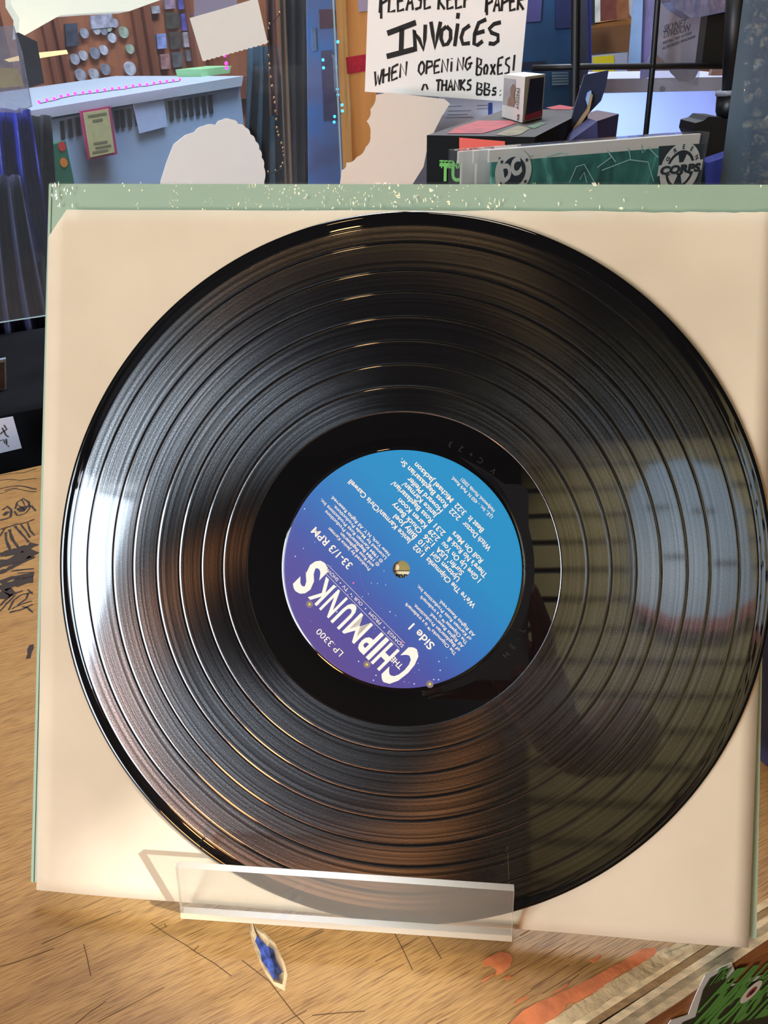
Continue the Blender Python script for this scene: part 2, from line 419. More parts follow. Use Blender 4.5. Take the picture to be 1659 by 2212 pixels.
for ch in ([(310, 500), (335, 478), (400, 450), (440, 462), (455, 490), (440, 520), (400, 552), (372, 560), (378, 535), (355, 515), (325, 520)],
           [(462, 700), (490, 672), (527, 655), (515, 675), (480, 692)], [(415, 572), (440, 562), (446, 574), (424, 585)], [(640, 650), (720, 597), (715, 612), (660, 645)],
           [(305, 588), (365, 552), (360, 562), (318, 590)], [(820, 492), (868, 462), (872, 470), (835, 500)]):
    MB().prism([atz(x, y, 0.0) for x, y in z3(jag(ch, 2, 2))], UP * 0.0003).build('paint_chip', K['orange'], table)
# scratches scored in the varnish
K['scratch'] = mat('dark_scratch', (92, 62, 34), 0.9)
sc = MB()
def zz(l, s, ox, oy): return [(ox + x / s, oy + y / s) for x, y in l]
SCR = [zz([(1080, 810), (1200, 890), (1330, 965), (1400, 1015), (1540, 1100), (1659, 1190)], 3.318, 0, 1750), zz([(410, 505), (520, 590), (620, 720), (700, 800)], 1.8433, 300, 1800),
       zz([(1005, 375), (1030, 420), (1060, 480), (1090, 545)], 1.8433, 300, 1800), zz([(1145, 400), (1170, 440), (1205, 500)], 1.8433, 300, 1800),
       zz([(600, 960), (625, 1060), (650, 1190)], 3.318, 0, 1750), zz([(690, 725), (800, 715), (900, 708)], 1.8433, 300, 1800),
       zz([(540, 1533), (640, 1450), (760, 1370)], 3.318, 0, 1750), zz([(0, 1120), (130, 1085), (250, 1040), (390, 990)], 3.318, 0, 1750),
       zz([(300, 960), (560, 840), (870, 720)], 3.318, 0, 1750), zz([(1180, 815), (1190, 840)], 3.318, 0, 1750), zz([(1390, 1010), (1425, 970)], 3.318, 0, 1750)]
for s_ in SCR:
    sc.ribbon([atz(x, y, 0.00012) for x, y in s_], 0.00035, UP)
for _ in range(150):
    a = random.uniform(-0.36, 0.12); b_ = random.uniform(0.004, 0.22); ln = random.uniform(0.006, 0.03)
    p = tl(a, b_, 0.0001); sc.ribbon([p, p + TU * ln + TW * random.uniform(-0.0008, 0.0008)], random.uniform(0.0001, 0.0003), UP)
so = sc.build('scratches', K['scratch'], table); so['kind'] = 'stuff'
# ink drawing on the counter, left of the sleeve
K['drawink'] = mat('brown_black_ink', (52, 38, 30), 0.8)
dr = MB()
def L7(l): return [(x / 4.023, 950 + y / 4.023) for x, y in l]
DRAW = [([(0, 310), (120, 290), (210, 285), (320, 250)], 4), ([(0, 350), (80, 345), (170, 350), (318, 335)], 5), ([(0, 425), (90, 405), (180, 400), (318, 430)], 7), ([(40, 440), (120, 420), (240, 445), (318, 450)], 5), ([(0, 470), (60, 450), (150, 415)], 4),
        ([(20, 610), (60, 580), (100, 610), (90, 670), (40, 690), (0, 700)], 9), ([(30, 640), (70, 640)], 26), ([(130, 600), (150, 540), (200, 510), (250, 540), (260, 590), (220, 640), (150, 660), (125, 620)], 7), ([(160, 620), (200, 595), (240, 590)], 34), ([(150, 560), (185, 590)], 5), ([(190, 520), (215, 570)], 5),
        ([(0, 780), (60, 760), (140, 735), (220, 720), (300, 690)], 8), ([(0, 840), (40, 770)], 7), ([(50, 800), (55, 880), (90, 960)], 10), ([(80, 780), (110, 870), (160, 940)], 10), ([(130, 750), (190, 820), (250, 890)], 9), ([(180, 735), (225, 790), (260, 850)], 7), ([(240, 720), (260, 790), (300, 830)], 7), ([(270, 570), (310, 620)], 8),
        ([(0, 1000), (70, 985), (160, 960), (260, 930), (300, 900)], 40), ([(0, 1080), (90, 1060), (200, 1010), (295, 960)], 50), ([(0, 1150), (60, 1130), (150, 1080), (290, 1010)], 22), ([(0, 1240), (100, 1200), (200, 1190), (295, 1170)], 26), ([(0, 1300), (60, 1270), (150, 1240), (290, 1210)], 46), ([(0, 1380), (60, 1330), (120, 1310)], 44),
        ([(0, 1440), (50, 1390), (110, 1340), (200, 1310)], 8), ([(75, 1480), (120, 1390), (180, 1350), (285, 1320)], 6), ([(80, 1500), (170, 1480), (285, 1430)], 7), ([(100, 1470), (180, 1430), (280, 1400)], 5), ([(150, 1440), (230, 1380), (245, 1330)], 7), ([(190, 1450), (240, 1460), (285, 1500)], 6), ([(0, 1490), (60, 1420), (130, 1350)], 6), ([(240, 1300), (285, 1340)], 6), ([(245, 1900), (275, 1780)], 14), ([(100, 1140), (295, 1120)], 8), ([(150, 1160), (295, 1150)], 6)]
for pts, w in DRAW:
    P_ = L7(pts); Q = []
    for i in range(len(P_) - 1):
        for t in (0, 0.34, 0.67): Q.append((P_[i][0] + (P_[i + 1][0] - P_[i][0]) * t + random.uniform(-.5, .5), P_[i][1] + (P_[i + 1][1] - P_[i][1]) * t + random.uniform(-.5, .5)))
    Q.append(P_[-1])
    dr.ribbon([atz(x, y, 0.00015) for x, y in Q], [w / 4.023 * 0.0009 * random.uniform(0.7, 1.3) for _ in Q], UP)
so = dr.build('ink_drawing', K['drawink'], table); so['kind'] = 'stuff'

# ------------------------------------------------------------------ acrylic easel
K['acrylic'] = clear('clear_acrylic', (0.97, 0.97, 0.96), haze=0.07, hazecol=(235, 228, 212), gloss=0.03)
K['acredge'] = mat('acrylic_edge', (205, 190, 165), 0.25, spec=0.6)
K['acredge'].node_tree.nodes['Principled BSDF'].inputs['Transmission Weight'].default_value = 0.45
easel = thing('record_easel', 'clear acrylic easel with a low front lip holding up the record', 'display stand', (REC_C.x, REC_C.y - 0.06, 0))
def slab(name, a, b_, c, d, n_, th, parent):                     # quad a b c d, thickness along n_, faces clear, rim edges frosted
    n_ = Vector(n_).normalized() * th; v = [a, b_, c, d, a + n_, b_ + n_, c + n_, d + n_]
    return mesh_obj(name, v, [(0, 1, 2, 3), (7, 6, 5, 4), (0, 4, 5, 1), (1, 5, 6, 2), (2, 6, 7, 3), (3, 7, 4, 0)], [K['acrylic'], K['acredge']], parent, mi=[0, 0, 1, 1, 1, 1])
lb, rb = rp(390, 1972, -0.003), rp(1106, 2022, -0.003)
lt, rt = rp(379, 1874, -0.020), rp(1111, 1925, -0.020)
slab('front_lip', lb, rb, rt, lt, (lt - lb).cross(rb - lb) * -1 if (lt - lb).cross(rb - lb).dot(REC_N) > 0 else (lt - lb).cross(rb - lb), 0.0028, easel)
kb = rl(-0.097, -0.1555, 0.0125); kr = rl(0.048, -0.1555, 0.0125)
slab('ledge', lb, rb, kr, kb, -REC_V, 0.0024, easel)
slab('back_plate', rl(-0.097, -0.150, 0.0125), rl(0.048, -0.150, 0.0125), rl(0.03, 0.03, 0.0125), rl(-0.08, 0.03, 0.0125), -REC_N, 0.003, easel)
ba, bb = rl(-0.08, 0.03, 0.0155), rl(0.03, 0.03, 0.0155)
fa, fb = Vector((ba.x, ba.y + 0.10, 0.001)), Vector((bb.x, bb.y + 0.10, 0.001))
slab('rear_leg', ba, bb, fb, fa, (0, 1, 0.3), 0.003, easel)

# ------------------------------------------------------------------ cover with shrink wrap
K['sage'] = mat('sage_green_card', (152, 174, 148), 0.55, var=0.04, scale=12)
K['cardedge'] = mat('card_edge', (206, 190, 160), 0.8)
def film_mat():
    return clear('shrink_film', (0.99, 1.0, 0.99), haze=0.02, hazecol=(230, 235, 225), gloss=0.06, rough=0.06, bump=0.9, bscale=70, stretch=(1.0, 1.0, 0.35))
K['film'] = film_mat()
cover = thing('record_cover', 'sage green album cover in shrink wrap standing behind the paper sleeve', 'album cover', rl(0, -0.15, 0.008))
cq = [rp(107, 397, 0.0075), rp(1668, 399, 0.0075), rp(1634, 2028, 0.0075), rp(68, 1905, 0.0075)]
cm = MB()
cm.prism(cq, -REC_N * 0.0035)
cm.build('board', K['sage'], cover)
lft = [cq[0] + REC_U * 0.0012, cq[3] + REC_U * 0.0012]
sp = MB()                                                          # rounded spine down the left edge
ns = 6; prof = []
for i in range(ns + 1):
    a = math.pi * i / ns - math.pi / 2
    prof.append((-math.cos(a) * 0.0022, math.sin(a) * 0.0022))
for base in lft:
    for (du, dn) in prof: sp.v.append(base + REC_U * du - REC_N * (0.0018 + dn))
for i in range(ns): sp.f.append((i, i + 1, ns + 2 + i, ns + 1 + i)); sp.m.append(0)
sp.build('spine', K['sage'], cover, smooth=True)
fm = MB(); nx, nz = 60, 10                                         # the film is slack along the top and left
TLc, TRc = cq[0], cq[1]; DN = (cq[3] - cq[0]).normalized()
for j in range(nz + 1):
    for i in range(nx + 1):
        t = i / nx; sdn = j / nz * 0.03 - 0.0006
        w = 0.0004 + 0.0007 * (0.5 + 0.5 * math.sin(i * 1.9 + 1.3 * math.sin(j))) * (0.3 + 0.7 * random.random())
        fm.v.append(TLc + (TRc - TLc) * t + DN * sdn + REC_N * w)
for j in range(nz):
    for i in range(nx):
        a = j * (nx + 1) + i; fm.f.append((a, a + nx + 1, a + nx + 2, a + 1)); fm.m.append(0)
fm.build('shrink_wrap', K['film'], cover, smooth=True)
cr = MB()
K['filmglint'] = mat('painted_film_glint', (236, 232, 215), 0.2, spec=0.8)
for _ in range(60):                                                # creases in the film, their glints painted on as pale ribbons
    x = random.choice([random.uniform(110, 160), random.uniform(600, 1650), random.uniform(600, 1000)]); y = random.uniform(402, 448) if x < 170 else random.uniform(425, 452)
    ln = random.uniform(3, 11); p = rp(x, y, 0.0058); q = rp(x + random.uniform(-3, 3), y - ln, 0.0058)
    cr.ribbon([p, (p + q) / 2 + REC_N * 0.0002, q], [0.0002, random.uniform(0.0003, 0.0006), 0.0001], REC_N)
co = cr.build('film_crease_glint', K['filmglint'], cover); co['kind'] = 'stuff'

# ------------------------------------------------------------------ paper inner sleeve
def paper_mat():
    M = mat('cream_paper', (198, 181, 152), 0.85, bump=0.5, bscale=16, col2=(209, 192, 163), var=0.02, scale=14)
    return M
K['paper'] = paper_mat()
sq = [rp(106, 452, 0.003), rp(1682, 459, 0.003), rp(1617, 2047, 0.003), rp(78, 1923, 0.003)]
sleeve = thing('paper_sleeve', 'cream paper inner sleeve with a clipped corner behind the record', 'record sleeve', rl(0, -0.15, 0.003))
mb = MB(); n = 44
def bil(s_, t): return (sq[0] * (1 - s_) + sq[1] * s_) * (1 - t) + (sq[3] * (1 - s_) + sq[2] * s_) * t
idx = {}
cut = 0.040
for layer, off in ((0, 0.0), (1, 0.0006)):
    for j in range(n + 1):
        for i in range(n + 1):
            s_, t = i / n, j / n
            if s_ + t < cut * 0.62 + 0.0: pass
            ps, pt = s_, t
            if i == 0 and j == 0: ps, pt = 0.013, 0.020
            if i == 1 and j == 0: ps = 0.026
            if i == 0 and j == 1: pt = 0.040
            p = bil(ps, pt)
            w = 0.0007 * math.sin(9 * s_ + 3 * t) * math.sin(6 * t + 1.3) + 0.0004 * math.sin(23 * s_ - 4 * t)
            tornb = 0.0005 * random.uniform(-1, 1) if j == 0 and 0.6 < s_ < 0.98 else 0
            mb.v.append(p - REC_N * (off + w * 0.6) + REC_V * tornb); idx[layer, i, j] = len(mb.v) - 1
for j in range(n):
    for i in range(n):
        for layer in (0, 1):
            q = (idx[layer, i, j], idx[layer, i, j + 1], idx[layer, i + 1, j + 1], idx[layer, i + 1, j])
            mb.f.append(q if layer == 0 else q[::-1]); mb.m.append(0)
for k_ in range(n):
    for (a, b_, c, d) in (((k_, 0), (k_ + 1, 0), 0, 0), ((k_ + 1, n), (k_, n), 0, 0), ((0, k_ + 1), (0, k_), 0, 0), ((n, k_), (n, k_ + 1), 0, 0)):
        mb.f.append((idx[0, a[0], a[1]], idx[0, b_[0], b_[1]], idx[1, b_[0], b_[1]], idx[1, a[0], a[1]])); mb.m.append(0)
pm_ = mb.build('paper', K['paper'], sleeve)
pm_.data.polygons.foreach_set('use_smooth', [i < 2 * n * n for i in range(len(pm_.data.polygons))]); pm_.data.update()
# what shows of the cover's print through the spindle hole
pr = MB()
K['olive'] = mat('olive_print', (150, 138, 74), 0.7); K['redp'] = mat('red_print', (150, 40, 34), 0.7); K['creamp'] = mat('cream_print', (226, 212, 170), 0.7)
o_ = rl(0, 0, 0.0016)
pr.disc(o_, 0.0062, REC_U, REC_V, 24, 0)
pr.poly([o_ + REC_U * x * .001 + REC_V * y * .001 + REC_N * 0.0001 for x, y in ((-5.5, 2.4), (-5.5, -5), (5.5, -5), (5.5, -0.6), (-1.6, -0.6), (-0.9, 0.4), (-1.2, 1.6), (-2.6, 2.4))], 2)
pr.poly([o_ + REC_U * x * .001 + REC_V * y * .001 + REC_N * 0.0002 for x, y in ((-5.5, 5.5), (-5.5, 1.9), (-3.0, 2.6), (-1.2, 3.2), (-0.6, 5.5))], 1)
pr.ribbon([o_ + REC_U * -.006 + REC_V * -.0008 + REC_N * 0.0003, o_ + REC_U * .006 + REC_V * -.0008 + REC_N * 0.0003], 0.0003, REC_N, 3)
put_text(pr, 'mp', o_ - REC_U * 0.0024 - REC_V * 0.0042 + REC_N * 0.0003, REC_U, REC_V, 0.0042, bold=0.03, mi=3)
pr.build('printed_spot', [K['olive'], K['redp'], K['creamp'], K['ink']], sleeve)

# ------------------------------------------------------------------ the record
def vinyl(name, groove):
    M = bpy.data.materials.new(name); M.use_nodes = True; nt = M.node_tree; N = nt.nodes; L = nt.links; b = N['Principled BSDF']
    b.inputs['Base Color'].default_value = (0.0035, 0.0034, 0.0036, 1); b.inputs['Roughness'].default_value = 0.05 if groove else 0.02
    b.inputs['IOR'].default_value = 1.58
    out = N['Material Output']
    tc = N.new('ShaderNodeTexCoord')
    sep = N.new('ShaderNodeSeparateXYZ'); L.new(tc.outputs['Object'], sep.inputs[0])
    cmb = N.new('ShaderNodeCombineXYZ'); L.new(sep.outputs[0], cmb.inputs[0]); L.new(sep.outputs[1], cmb.inputs[1])
    ln = N.new('ShaderNodeVectorMath'); ln.operation = 'LENGTH'; L.new(cmb.outputs[0], ln.inputs[0])
    if groove:
        n1 = N.new('ShaderNodeTexNoise'); n1.noise_dimensions = '1D'; n1.inputs['Scale'].default_value = 700; n1.inputs['Detail'].default_value = 4; n1.inputs['Roughness'].default_value = 0.75
        L.new(ln.outputs['Value'], n1.inputs['W'])
        r = N.new('ShaderNodeValToRGB'); L.new(n1.outputs[0], r.inputs[0]); e = r.color_ramp.elements
        e[0].position = 0.36; e[0].color = (0.015, 0.015, 0.015, 1); e[1].position = 0.62; e[1].color = (0.064, 0.064, 0.064, 1)
        n2 = N.new('ShaderNodeTexNoise'); n2.inputs['Scale'].default_value = 1900; n2.inputs['Detail'].default_value = 1; L.new(tc.outputs['Object'], n2.inputs['Vector'])
        mr = N.new('ShaderNodeMapRange'); mr.inputs[1].default_value = 0.3; mr.inputs[2].default_value = 0.7; mr.inputs[3].default_value = 0.55; mr.inputs[4].default_value = 1.45; L.new(n2.outputs[0], mr.inputs[0])
        mx = N.new('ShaderNodeMix'); mx.data_type = 'RGBA'; mx.blend_type = 'MULTIPLY'; mx.inputs[0].default_value = 1.0
        L.new(r.outputs[0], mx.inputs[6]); L.new(mr.outputs[0], mx.inputs[7])
        g = N.new('ShaderNodeBsdfAnisotropic'); g.inputs['Roughness'].default_value = 0.263; g.inputs['Anisotropy'].default_value = 0.567; g.distribution = 'BECKMANN'
        tg = N.new('ShaderNodeTangent'); tg.direction_type = 'RADIAL'; tg.axis = 'Z'; L.new(tg.outputs[0], g.inputs['Tangent'])
        g.inputs['Rotation'].default_value = ROTG
        L.new(mx.outputs[2], g.inputs['Color'])
        ad = N.new('ShaderNodeAddShader'); L.new(b.outputs[0], ad.inputs[0]); L.new(g.outputs[0], ad.inputs[1]); L.new(ad.outputs[0], out.inputs[0])
    return M
ROTG = 0.25
K['vinyl'] = vinyl('black_vinyl', False); K['groove'] = vinyl('grooved_vinyl', True)
rec_m = Matrix.Identity(4)
for i in range(3):
    rec_m[i][0] = REC_U[i]; rec_m[i][1] = REC_V[i]; rec_m[i][2] = REC_N[i]; rec_m[i][3] = REC_C[i]
record = thing('vinyl_record', 'black twelve inch vinyl record with a blue and purple label, resting on the easel', 'vinyl record', (0, 0, 0))
record.matrix_world = rec_m
def rec_obj(name, verts, faces, mats, mi=None, smooth=False, parent=None):
    me = bpy.data.meshes.new(name); me.from_pydata(verts, [], faces)
    for mm in mats: me.materials.append(mm)
    if mi: me.polygons.foreach_set('material_index', mi)
    if smooth: me.polygons.foreach_set('use_smooth', [True] * len(me.polygons))
    me.update(); o = bpy.data.objects.new(name, me); COL.objects.link(o); o.parent = parent or record
    return o
mmr = 0.001
prof = [(3.65, -1.0), (3.65, 0.0), (4.2, 0.05), (49.0, 0.05), (50.2, 0.05), (50.5, -0.12), (52.0, -0.18), (53.0, -0.1)]
gaps = [137.6, 126.0, 117.0, 106.5, 96.5, 86.5, 77.0]
edges_ = [66.0] + sorted(gaps) + [145.2]
matp = [0] * (len(prof) - 1)
def addp(r, z, mi): prof.append((r, z)); matp.append(mi)
for r in (56, 57.0, 60, 61.2, 64.5): addp(r, -0.1, 0)
addp(66.0, -0.1, 0)
for a, b_ in zip(edges_[:-1], edges_[1:]):
    addp(a + 0.22, -0.1 if a == 66.0 else -0.03, 0); addp(a + 0.34, 0.0, 1); addp(a + 0.9, 0.0, 1); addp(a + 1.6, 0.0, 1)
    addp((a + b_) / 2, 0.0, 1); addp(b_ - 1.6, 0.0, 1); addp(b_ - 0.9, 0.0, 1); addp(b_ - 0.34, 0.0, 1); addp(b_ - 0.22, -0.03, 1); addp(b_, -0.05, 0)
for r, z in ((145.5, -0.02), (145.9, 0.0), (146.2, -0.02), (146.6, 0.0), (147.2, 0.0), (147.8, 0.04), (148.4, 0.12), (149.0, 0.17), (149.6, 0.14), (150.1, 0.02), (150.5, -0.2), (150.75, -0.5), (150.8, -0.75), (150.4, -1.2), (149.0, -1.35), (60, -1.3), (3.65, -1.0)): addp(r, z, 0)
SEG = 240; vv = []; ff = []; mi = []
for (r, z) in prof:
    for s_ in range(SEG):
        a = 2 * math.pi * s_ / SEG; vv.append((r * mmr * math.cos(a), r * mmr * math.sin(a), z * mmr))
for i in range(len(prof) - 1):
    for s_ in range(SEG):
        w = (s_ + 1) % SEG; ff.append((i * SEG + s_, (i + 1) * SEG + s_, (i + 1) * SEG + w, i * SEG + w)); mi.append(matp[i])
rec_obj('disc', vv, ff, [K['vinyl'], K['groove']], mi, True)
# label
def label_mat():
    M = bpy.data.materials.new('label_print'); M.use_nodes = True; nt = M.node_tree; N = nt.nodes; L = nt.links; b = N['Principled BSDF']
    tc = N.new('ShaderNodeTexCoord'); mp = N.new('ShaderNodeMapping'); L.new(tc.outputs['Object'], mp.inputs[0])
    mp.inputs['Rotation'].default_value = (0, 0, -math.radians(135)); mp.inputs['Scale'].default_value = (10, 10, 10)
    sep = N.new('ShaderNodeSeparateXYZ'); L.new(mp.outputs[0], sep.inputs[0])
    mr = N.new('ShaderNodeMapRange'); mr.inputs[1].default_value = -0.5; mr.inputs[2].default_value = 0.5; L.new(sep.outputs[1], mr.inputs[0])
    r = N.new('ShaderNodeValToRGB'); L.new(mr.outputs[0], r.inputs[0]); e = r.color_ramp.elements
    e[0].position = 0.0; e[0].color = lin((27, 138, 188)); e[1].position = 1.0; e[1].color = lin((78, 60, 132))
    for p_, c in ((0.30, (29, 132, 186)), (0.52, (40, 109, 176)), (0.68, (58, 83, 158)), (0.80, (71, 68, 145))):
        q = e.new(p_); q.color = lin(c)
    L.new(r.outputs[0], b.inputs['Base Color']); b.inputs['Roughness'].default_value = 0.5; b.inputs['Specular IOR Level'].default_value = 0.3
    return M
K['label'] = label_mat()
lv = []; lf = []
LR = 50.3
rings = [3.65, 17.2, 17.4, 17.6, 49.8, LR]; lz = [0.12, 0.12, 0.16, 0.12, 0.12, 0.06]
for r, z in zip(rings, lz):
    for s_ in range(120):
        a = 2 * math.pi * s_ / 120; lv.append((r * mmr * math.cos(a), r * mmr * math.sin(a), z * mmr))
for i in range(len(rings) - 1):
    for s_ in range(120):
        w = (s_ + 1) % 120; lf.append((i * 120 + s_, (i + 1) * 120 + s_, (i + 1) * 120 + w, i * 120 + w))
label = rec_obj('label', lv, lf, [K['label']])
label['label'] = 'blue to purple paper label with white lettering and stars'
A135 = math.radians(135); LX = Vector((math.cos(A135), math.sin(A135), 0)); LY = Vector((-math.sin(A135), math.cos(A135), 0))
def lp(tx, ty, z=0.00022): return (LX * tx + LY * ty) * (LR * mmr) + Vector((0, 0, z))
def ltext(mb, s, tx, ty, h, x1=None, bold=0.0, align='LEFT', sx=1.0, spacing=1.0, mi=0):
    size = h * LR * mmr / 0.72
    fit = (x1 - tx) * LR * mmr if x1 is not None else None
    put_text(mb, s, lp(tx, ty), LX, LY, size, sx, bold, align, fit, spacing, mi)
K['lwhite'] = mat('cream_white_ink', (244, 236, 218), 0.6)
K['lblue'] = mat('pale_blue_ink', (196, 220, 240), 0.6)
ti = MB()
# title: tall narrow letters, C and S larger
tw = [('C', -0.655, -0.505, 0.405, 0.37), ('H', -0.475, -0.372, 0.505, 0.235), ('I', -0.350, -0.312, 0.505, 0.235), ('P', -0.288, -0.190, 0.505, 0.235), ('M', -0.165, -0.020, 0.505, 0.235), ('U', 0.008, 0.112, 0.505, 0.235), ('N', 0.140, 0.255, 0.505, 0.235), ('K', 0.285, 0.405, 0.505, 0.235), ('S', 0.420, 0.570, 0.445, 0.325)]
for ch, a, b_, y0, h in tw:
    ltext(ti, ch, a, y0, h, b_, bold={'M': 0.012, 'N': 0.02, 'K': 0.02}.get(ch, 0.035))
ltext(ti, 'THE', -0.585, 0.560, 0.050, -0.470, bold=0.02)
ti.v = [v + Vector((0, 0, 0)) for v in ti.v]
rec_obj('title_lettering', ti.v, ti.f, [K['lwhite']], parent=label)
su = MB()
words = [('SONGS', -0.47, -0.29), ('FROM', -0.20, -0.07), ('OUR', 0.02, 0.11), ('TV', 0.19, 0.25), ('SHOWS', 0.31, 0.46)]
for w_, a, b_ in words: ltext(su, w_, a, 0.435, 0.030, b_)
for x in (-0.245, -0.022, 0.15, 0.28): su.disc(lp(x, 0.45), 0.0003, LX, LY, 8)
for ty in (0.482, 0.418): su.ribbon([lp(-0.46, ty), lp(0.47, ty)], 0.00014, (0, 0, 1))
ltext(su, 'LP 3300', -0.155, 0.845, 0.056, 0.135)
ltext(su, '33-1/3 RPM', 0.315, 0.262, 0.066, 0.765, bold=0.012)
ltext(su, 'Side 1', -0.645, 0.245, 0.070, -0.39, bold=0.018)
rec_obj('catalogue_lettering', su.v, su.f, [K['lwhite']], parent=label)
tr = MB()
TR = [('We\u2019re The Chipmunks', -0.648, -0.235, '1:02', 'Janice Karman/Chris Caswell', 0.836), ('Uptown Girl', -0.40, -0.297, '3:10', 'Billy Joel', 0.36), ('Surfin\u2019 USA', -0.385, -0.357, '1:56', 'Chuck Berry', 0.44),
      ('I Give Up On You', -0.527, -0.417, '2:29', 'Karen Koon', 0.43), ('There\u2019s No Rock &', -0.535, -0.482, '2:31', 'Ross Bagdasarian/', 0.57), ('Roll On Mars', -0.425, -0.542, '', 'Janice Karman/', 0.50),
      ('', 0, -0.600, '', 'Howard Pfeifer', 0.50), ('Witch Doctor', -0.40, -0.662, '2:22', 'Ross Bagdasarian Sr.', 0.655), ('Beat It', -0.25, -0.726, '3:22', 'Michael Jackson', 0.545)]
for t_, x0, y, tm, who, x1 in TR:
    if t_: ltext(tr, t_, x0, y, 0.046, -0.085, bold=0.016)
    if tm: ltext(tr, tm, -0.045, y, 0.046, 0.065, bold=0.014)
    ltext(tr, who, 0.105, y, 0.046, x1, bold=0.016)
rec_obj('track_list', tr.v, tr.f, [K['lwhite']], parent=label)
crd = MB()
for i, (s_, x1) in enumerate((('Produced by Janice Karman', 0.677), ('and Ross Bagdasarian', 0.575), ('\u00a9 1984 Bagdasarian Productions', 0.80), ('\u00a9 1984 Karman Ross Productions Inc.', 0.90), ('Licensed by Mode Productions.', 0.78), ('New York, N.Y. All Rights Reserved.', 0.85))):
    ltext(crd, s_, 0.185 - (0.03 if i > 1 else 0), 0.180 - i * 0.041, 0.029, x1, bold=0.010)
rec_obj('producer_credits', crd.v, crd.f, [K['lwhite']], parent=label); crd = MB()
for i, (s_, x1) in enumerate((('The Chipmunks\u2122 is a trademark', -0.225), ('of Bagdasarian Productions.', -0.285), ('All Rights Reserved.', -0.43), ('The Chipettes\u2122 is a trademark', -0.27), ('of Karman Ross Productions Inc.', -0.19), ('All Rights Reserved.', -0.41))):
    ltext(crd, s_, -0.82, 0.165 - i * 0.044, 0.030, x1, bold=0.010)
rec_obj('trademark_notice', crd.v, crd.f, [K['lwhite']], parent=label); crd = MB()
ltext(crd, 'I.J.E., Inc. - 450 N. Park Road,', -0.225, -0.855, 0.030, 0.245, bold=0.009)
ltext(crd, 'Hollywood, Florida 33021', -0.20, -0.902, 0.030, 0.18, bold=0.009)
rec_obj('address_lettering', crd.v, crd.f, [K['lwhite']], parent=label)
st = MB()
def lz_(X, Y): dx, dy = X - 823, Y - 820; return ((-dx - dy) / 1075.0, (-dx + dy) / 1075.0)
for _ in range(130):
    a = random.uniform(0, 2 * math.pi); r = 0.97 * math.sqrt(random.random()); tx, ty = r * math.cos(a), r * math.sin(a)
    if ty < 0.22 + 0.12 * random.random(): continue
    st.disc(lp(tx, ty, 0.00018), random.choice([0.0001, 0.00014, 0.0002, 0.0003]), LX, LY, 8, 0)
for X, Y, r in ((198, 435, .0003), (137, 742, .0003), (190, 690, .00025), (265, 650, .0002), (630, 910, .0002), (670, 912, .0002), (723, 920, .0002), (612, 978, .0002), (750, 1092, .0003), (712, 830, .0002), (905, 1550, .0003), (935, 1460, .0002), (1070, 1460, .0003), (1060, 1520, .0003), (1110, 1380, .0002), (660, 1500, .0003), (760, 1515, .0003), (548, 1413, .0003)):
    st.disc(lp(*lz_(X, Y), 0.0002), r, LX, LY, 10, 0)
def glow_mat(name, col):
    return mat(name, col, 0.6)
K['yel'] = mat('yellow_ink', (236, 214, 30), 0.6); K['pink'] = mat('pink_ink', (225, 100, 160), 0.6); K['yel2'] = mat('olive_yellow_ink', (140, 130, 96), 0.6); K['yel3'] = mat('muted_violet_ink', (112, 98, 126), 0.6)
for X, Y in ((230, 1050), (602, 1432), (1005, 1550)):
    st.disc(lp(*lz_(X, Y), 0.00014), 0.0016, LX, LY, 20, 4); st.disc(lp(*lz_(X, Y), 0.00016), 0.0009, LX, LY, 16, 3); st.disc(lp(*lz_(X, Y), 0.00019), 0.00042, LX, LY, 10, 1)
for X, Y in ((515, 910), (825, 1287)): st.disc(lp(*lz_(X, Y), 0.00019), 0.0004, LX, LY, 10, 2)
rec_obj('star_print', st.v, st.f, [K['lblue'], K['yel'], K['pink'], K['yel2'], K['yel3']], st.m, parent=label)
# scribed matrix number in the run-out
mx_ = MB()
for ch, ang in (('3', 68), ('2', 63), ('+', 58), ('C', 53), ('V', 46), ('L', -27), ('-', -31), ('E', -35), ('H', -40)):
    a = math.radians(ang); c = Vector((math.cos(a), math.sin(a), 0)); t_ = Vector((-c.y, c.x, 0))
    put_text(mx_, ch, c * 0.0575 + Vector((0, 0, -0.00006)), t_, -c, 0.0034)
K['scribe'] = mat('scribed_mark', (3, 3, 3), 0.5)
so = rec_obj('scribed_marks', mx_.v, mx_.f, [K['scribe']]); so['kind'] = 'stuff'

# ------------------------------------------------------------------ behind the counter
def zc(l, s=3.95, ox=0, oy=0): return [(ox + x / s, oy + y / s) for x, y in l]
def gprism(px, D, th, mt, name, parent=None, keep=False):
    return MB().prism([gp(x, y, D) for x, y in px], -TW * th).build(name, mt, parent, keep=keep)
def wprism(px, Y, th, mt, name, parent=None):
    return MB().prism([wp(x, y, Y) for x, y in px], Vector((0, th, 0))).build(name, mt, parent)
def drop(pts2, floor_px): return pts2
BELOW = 640          # pixel row well below the top of the album cover

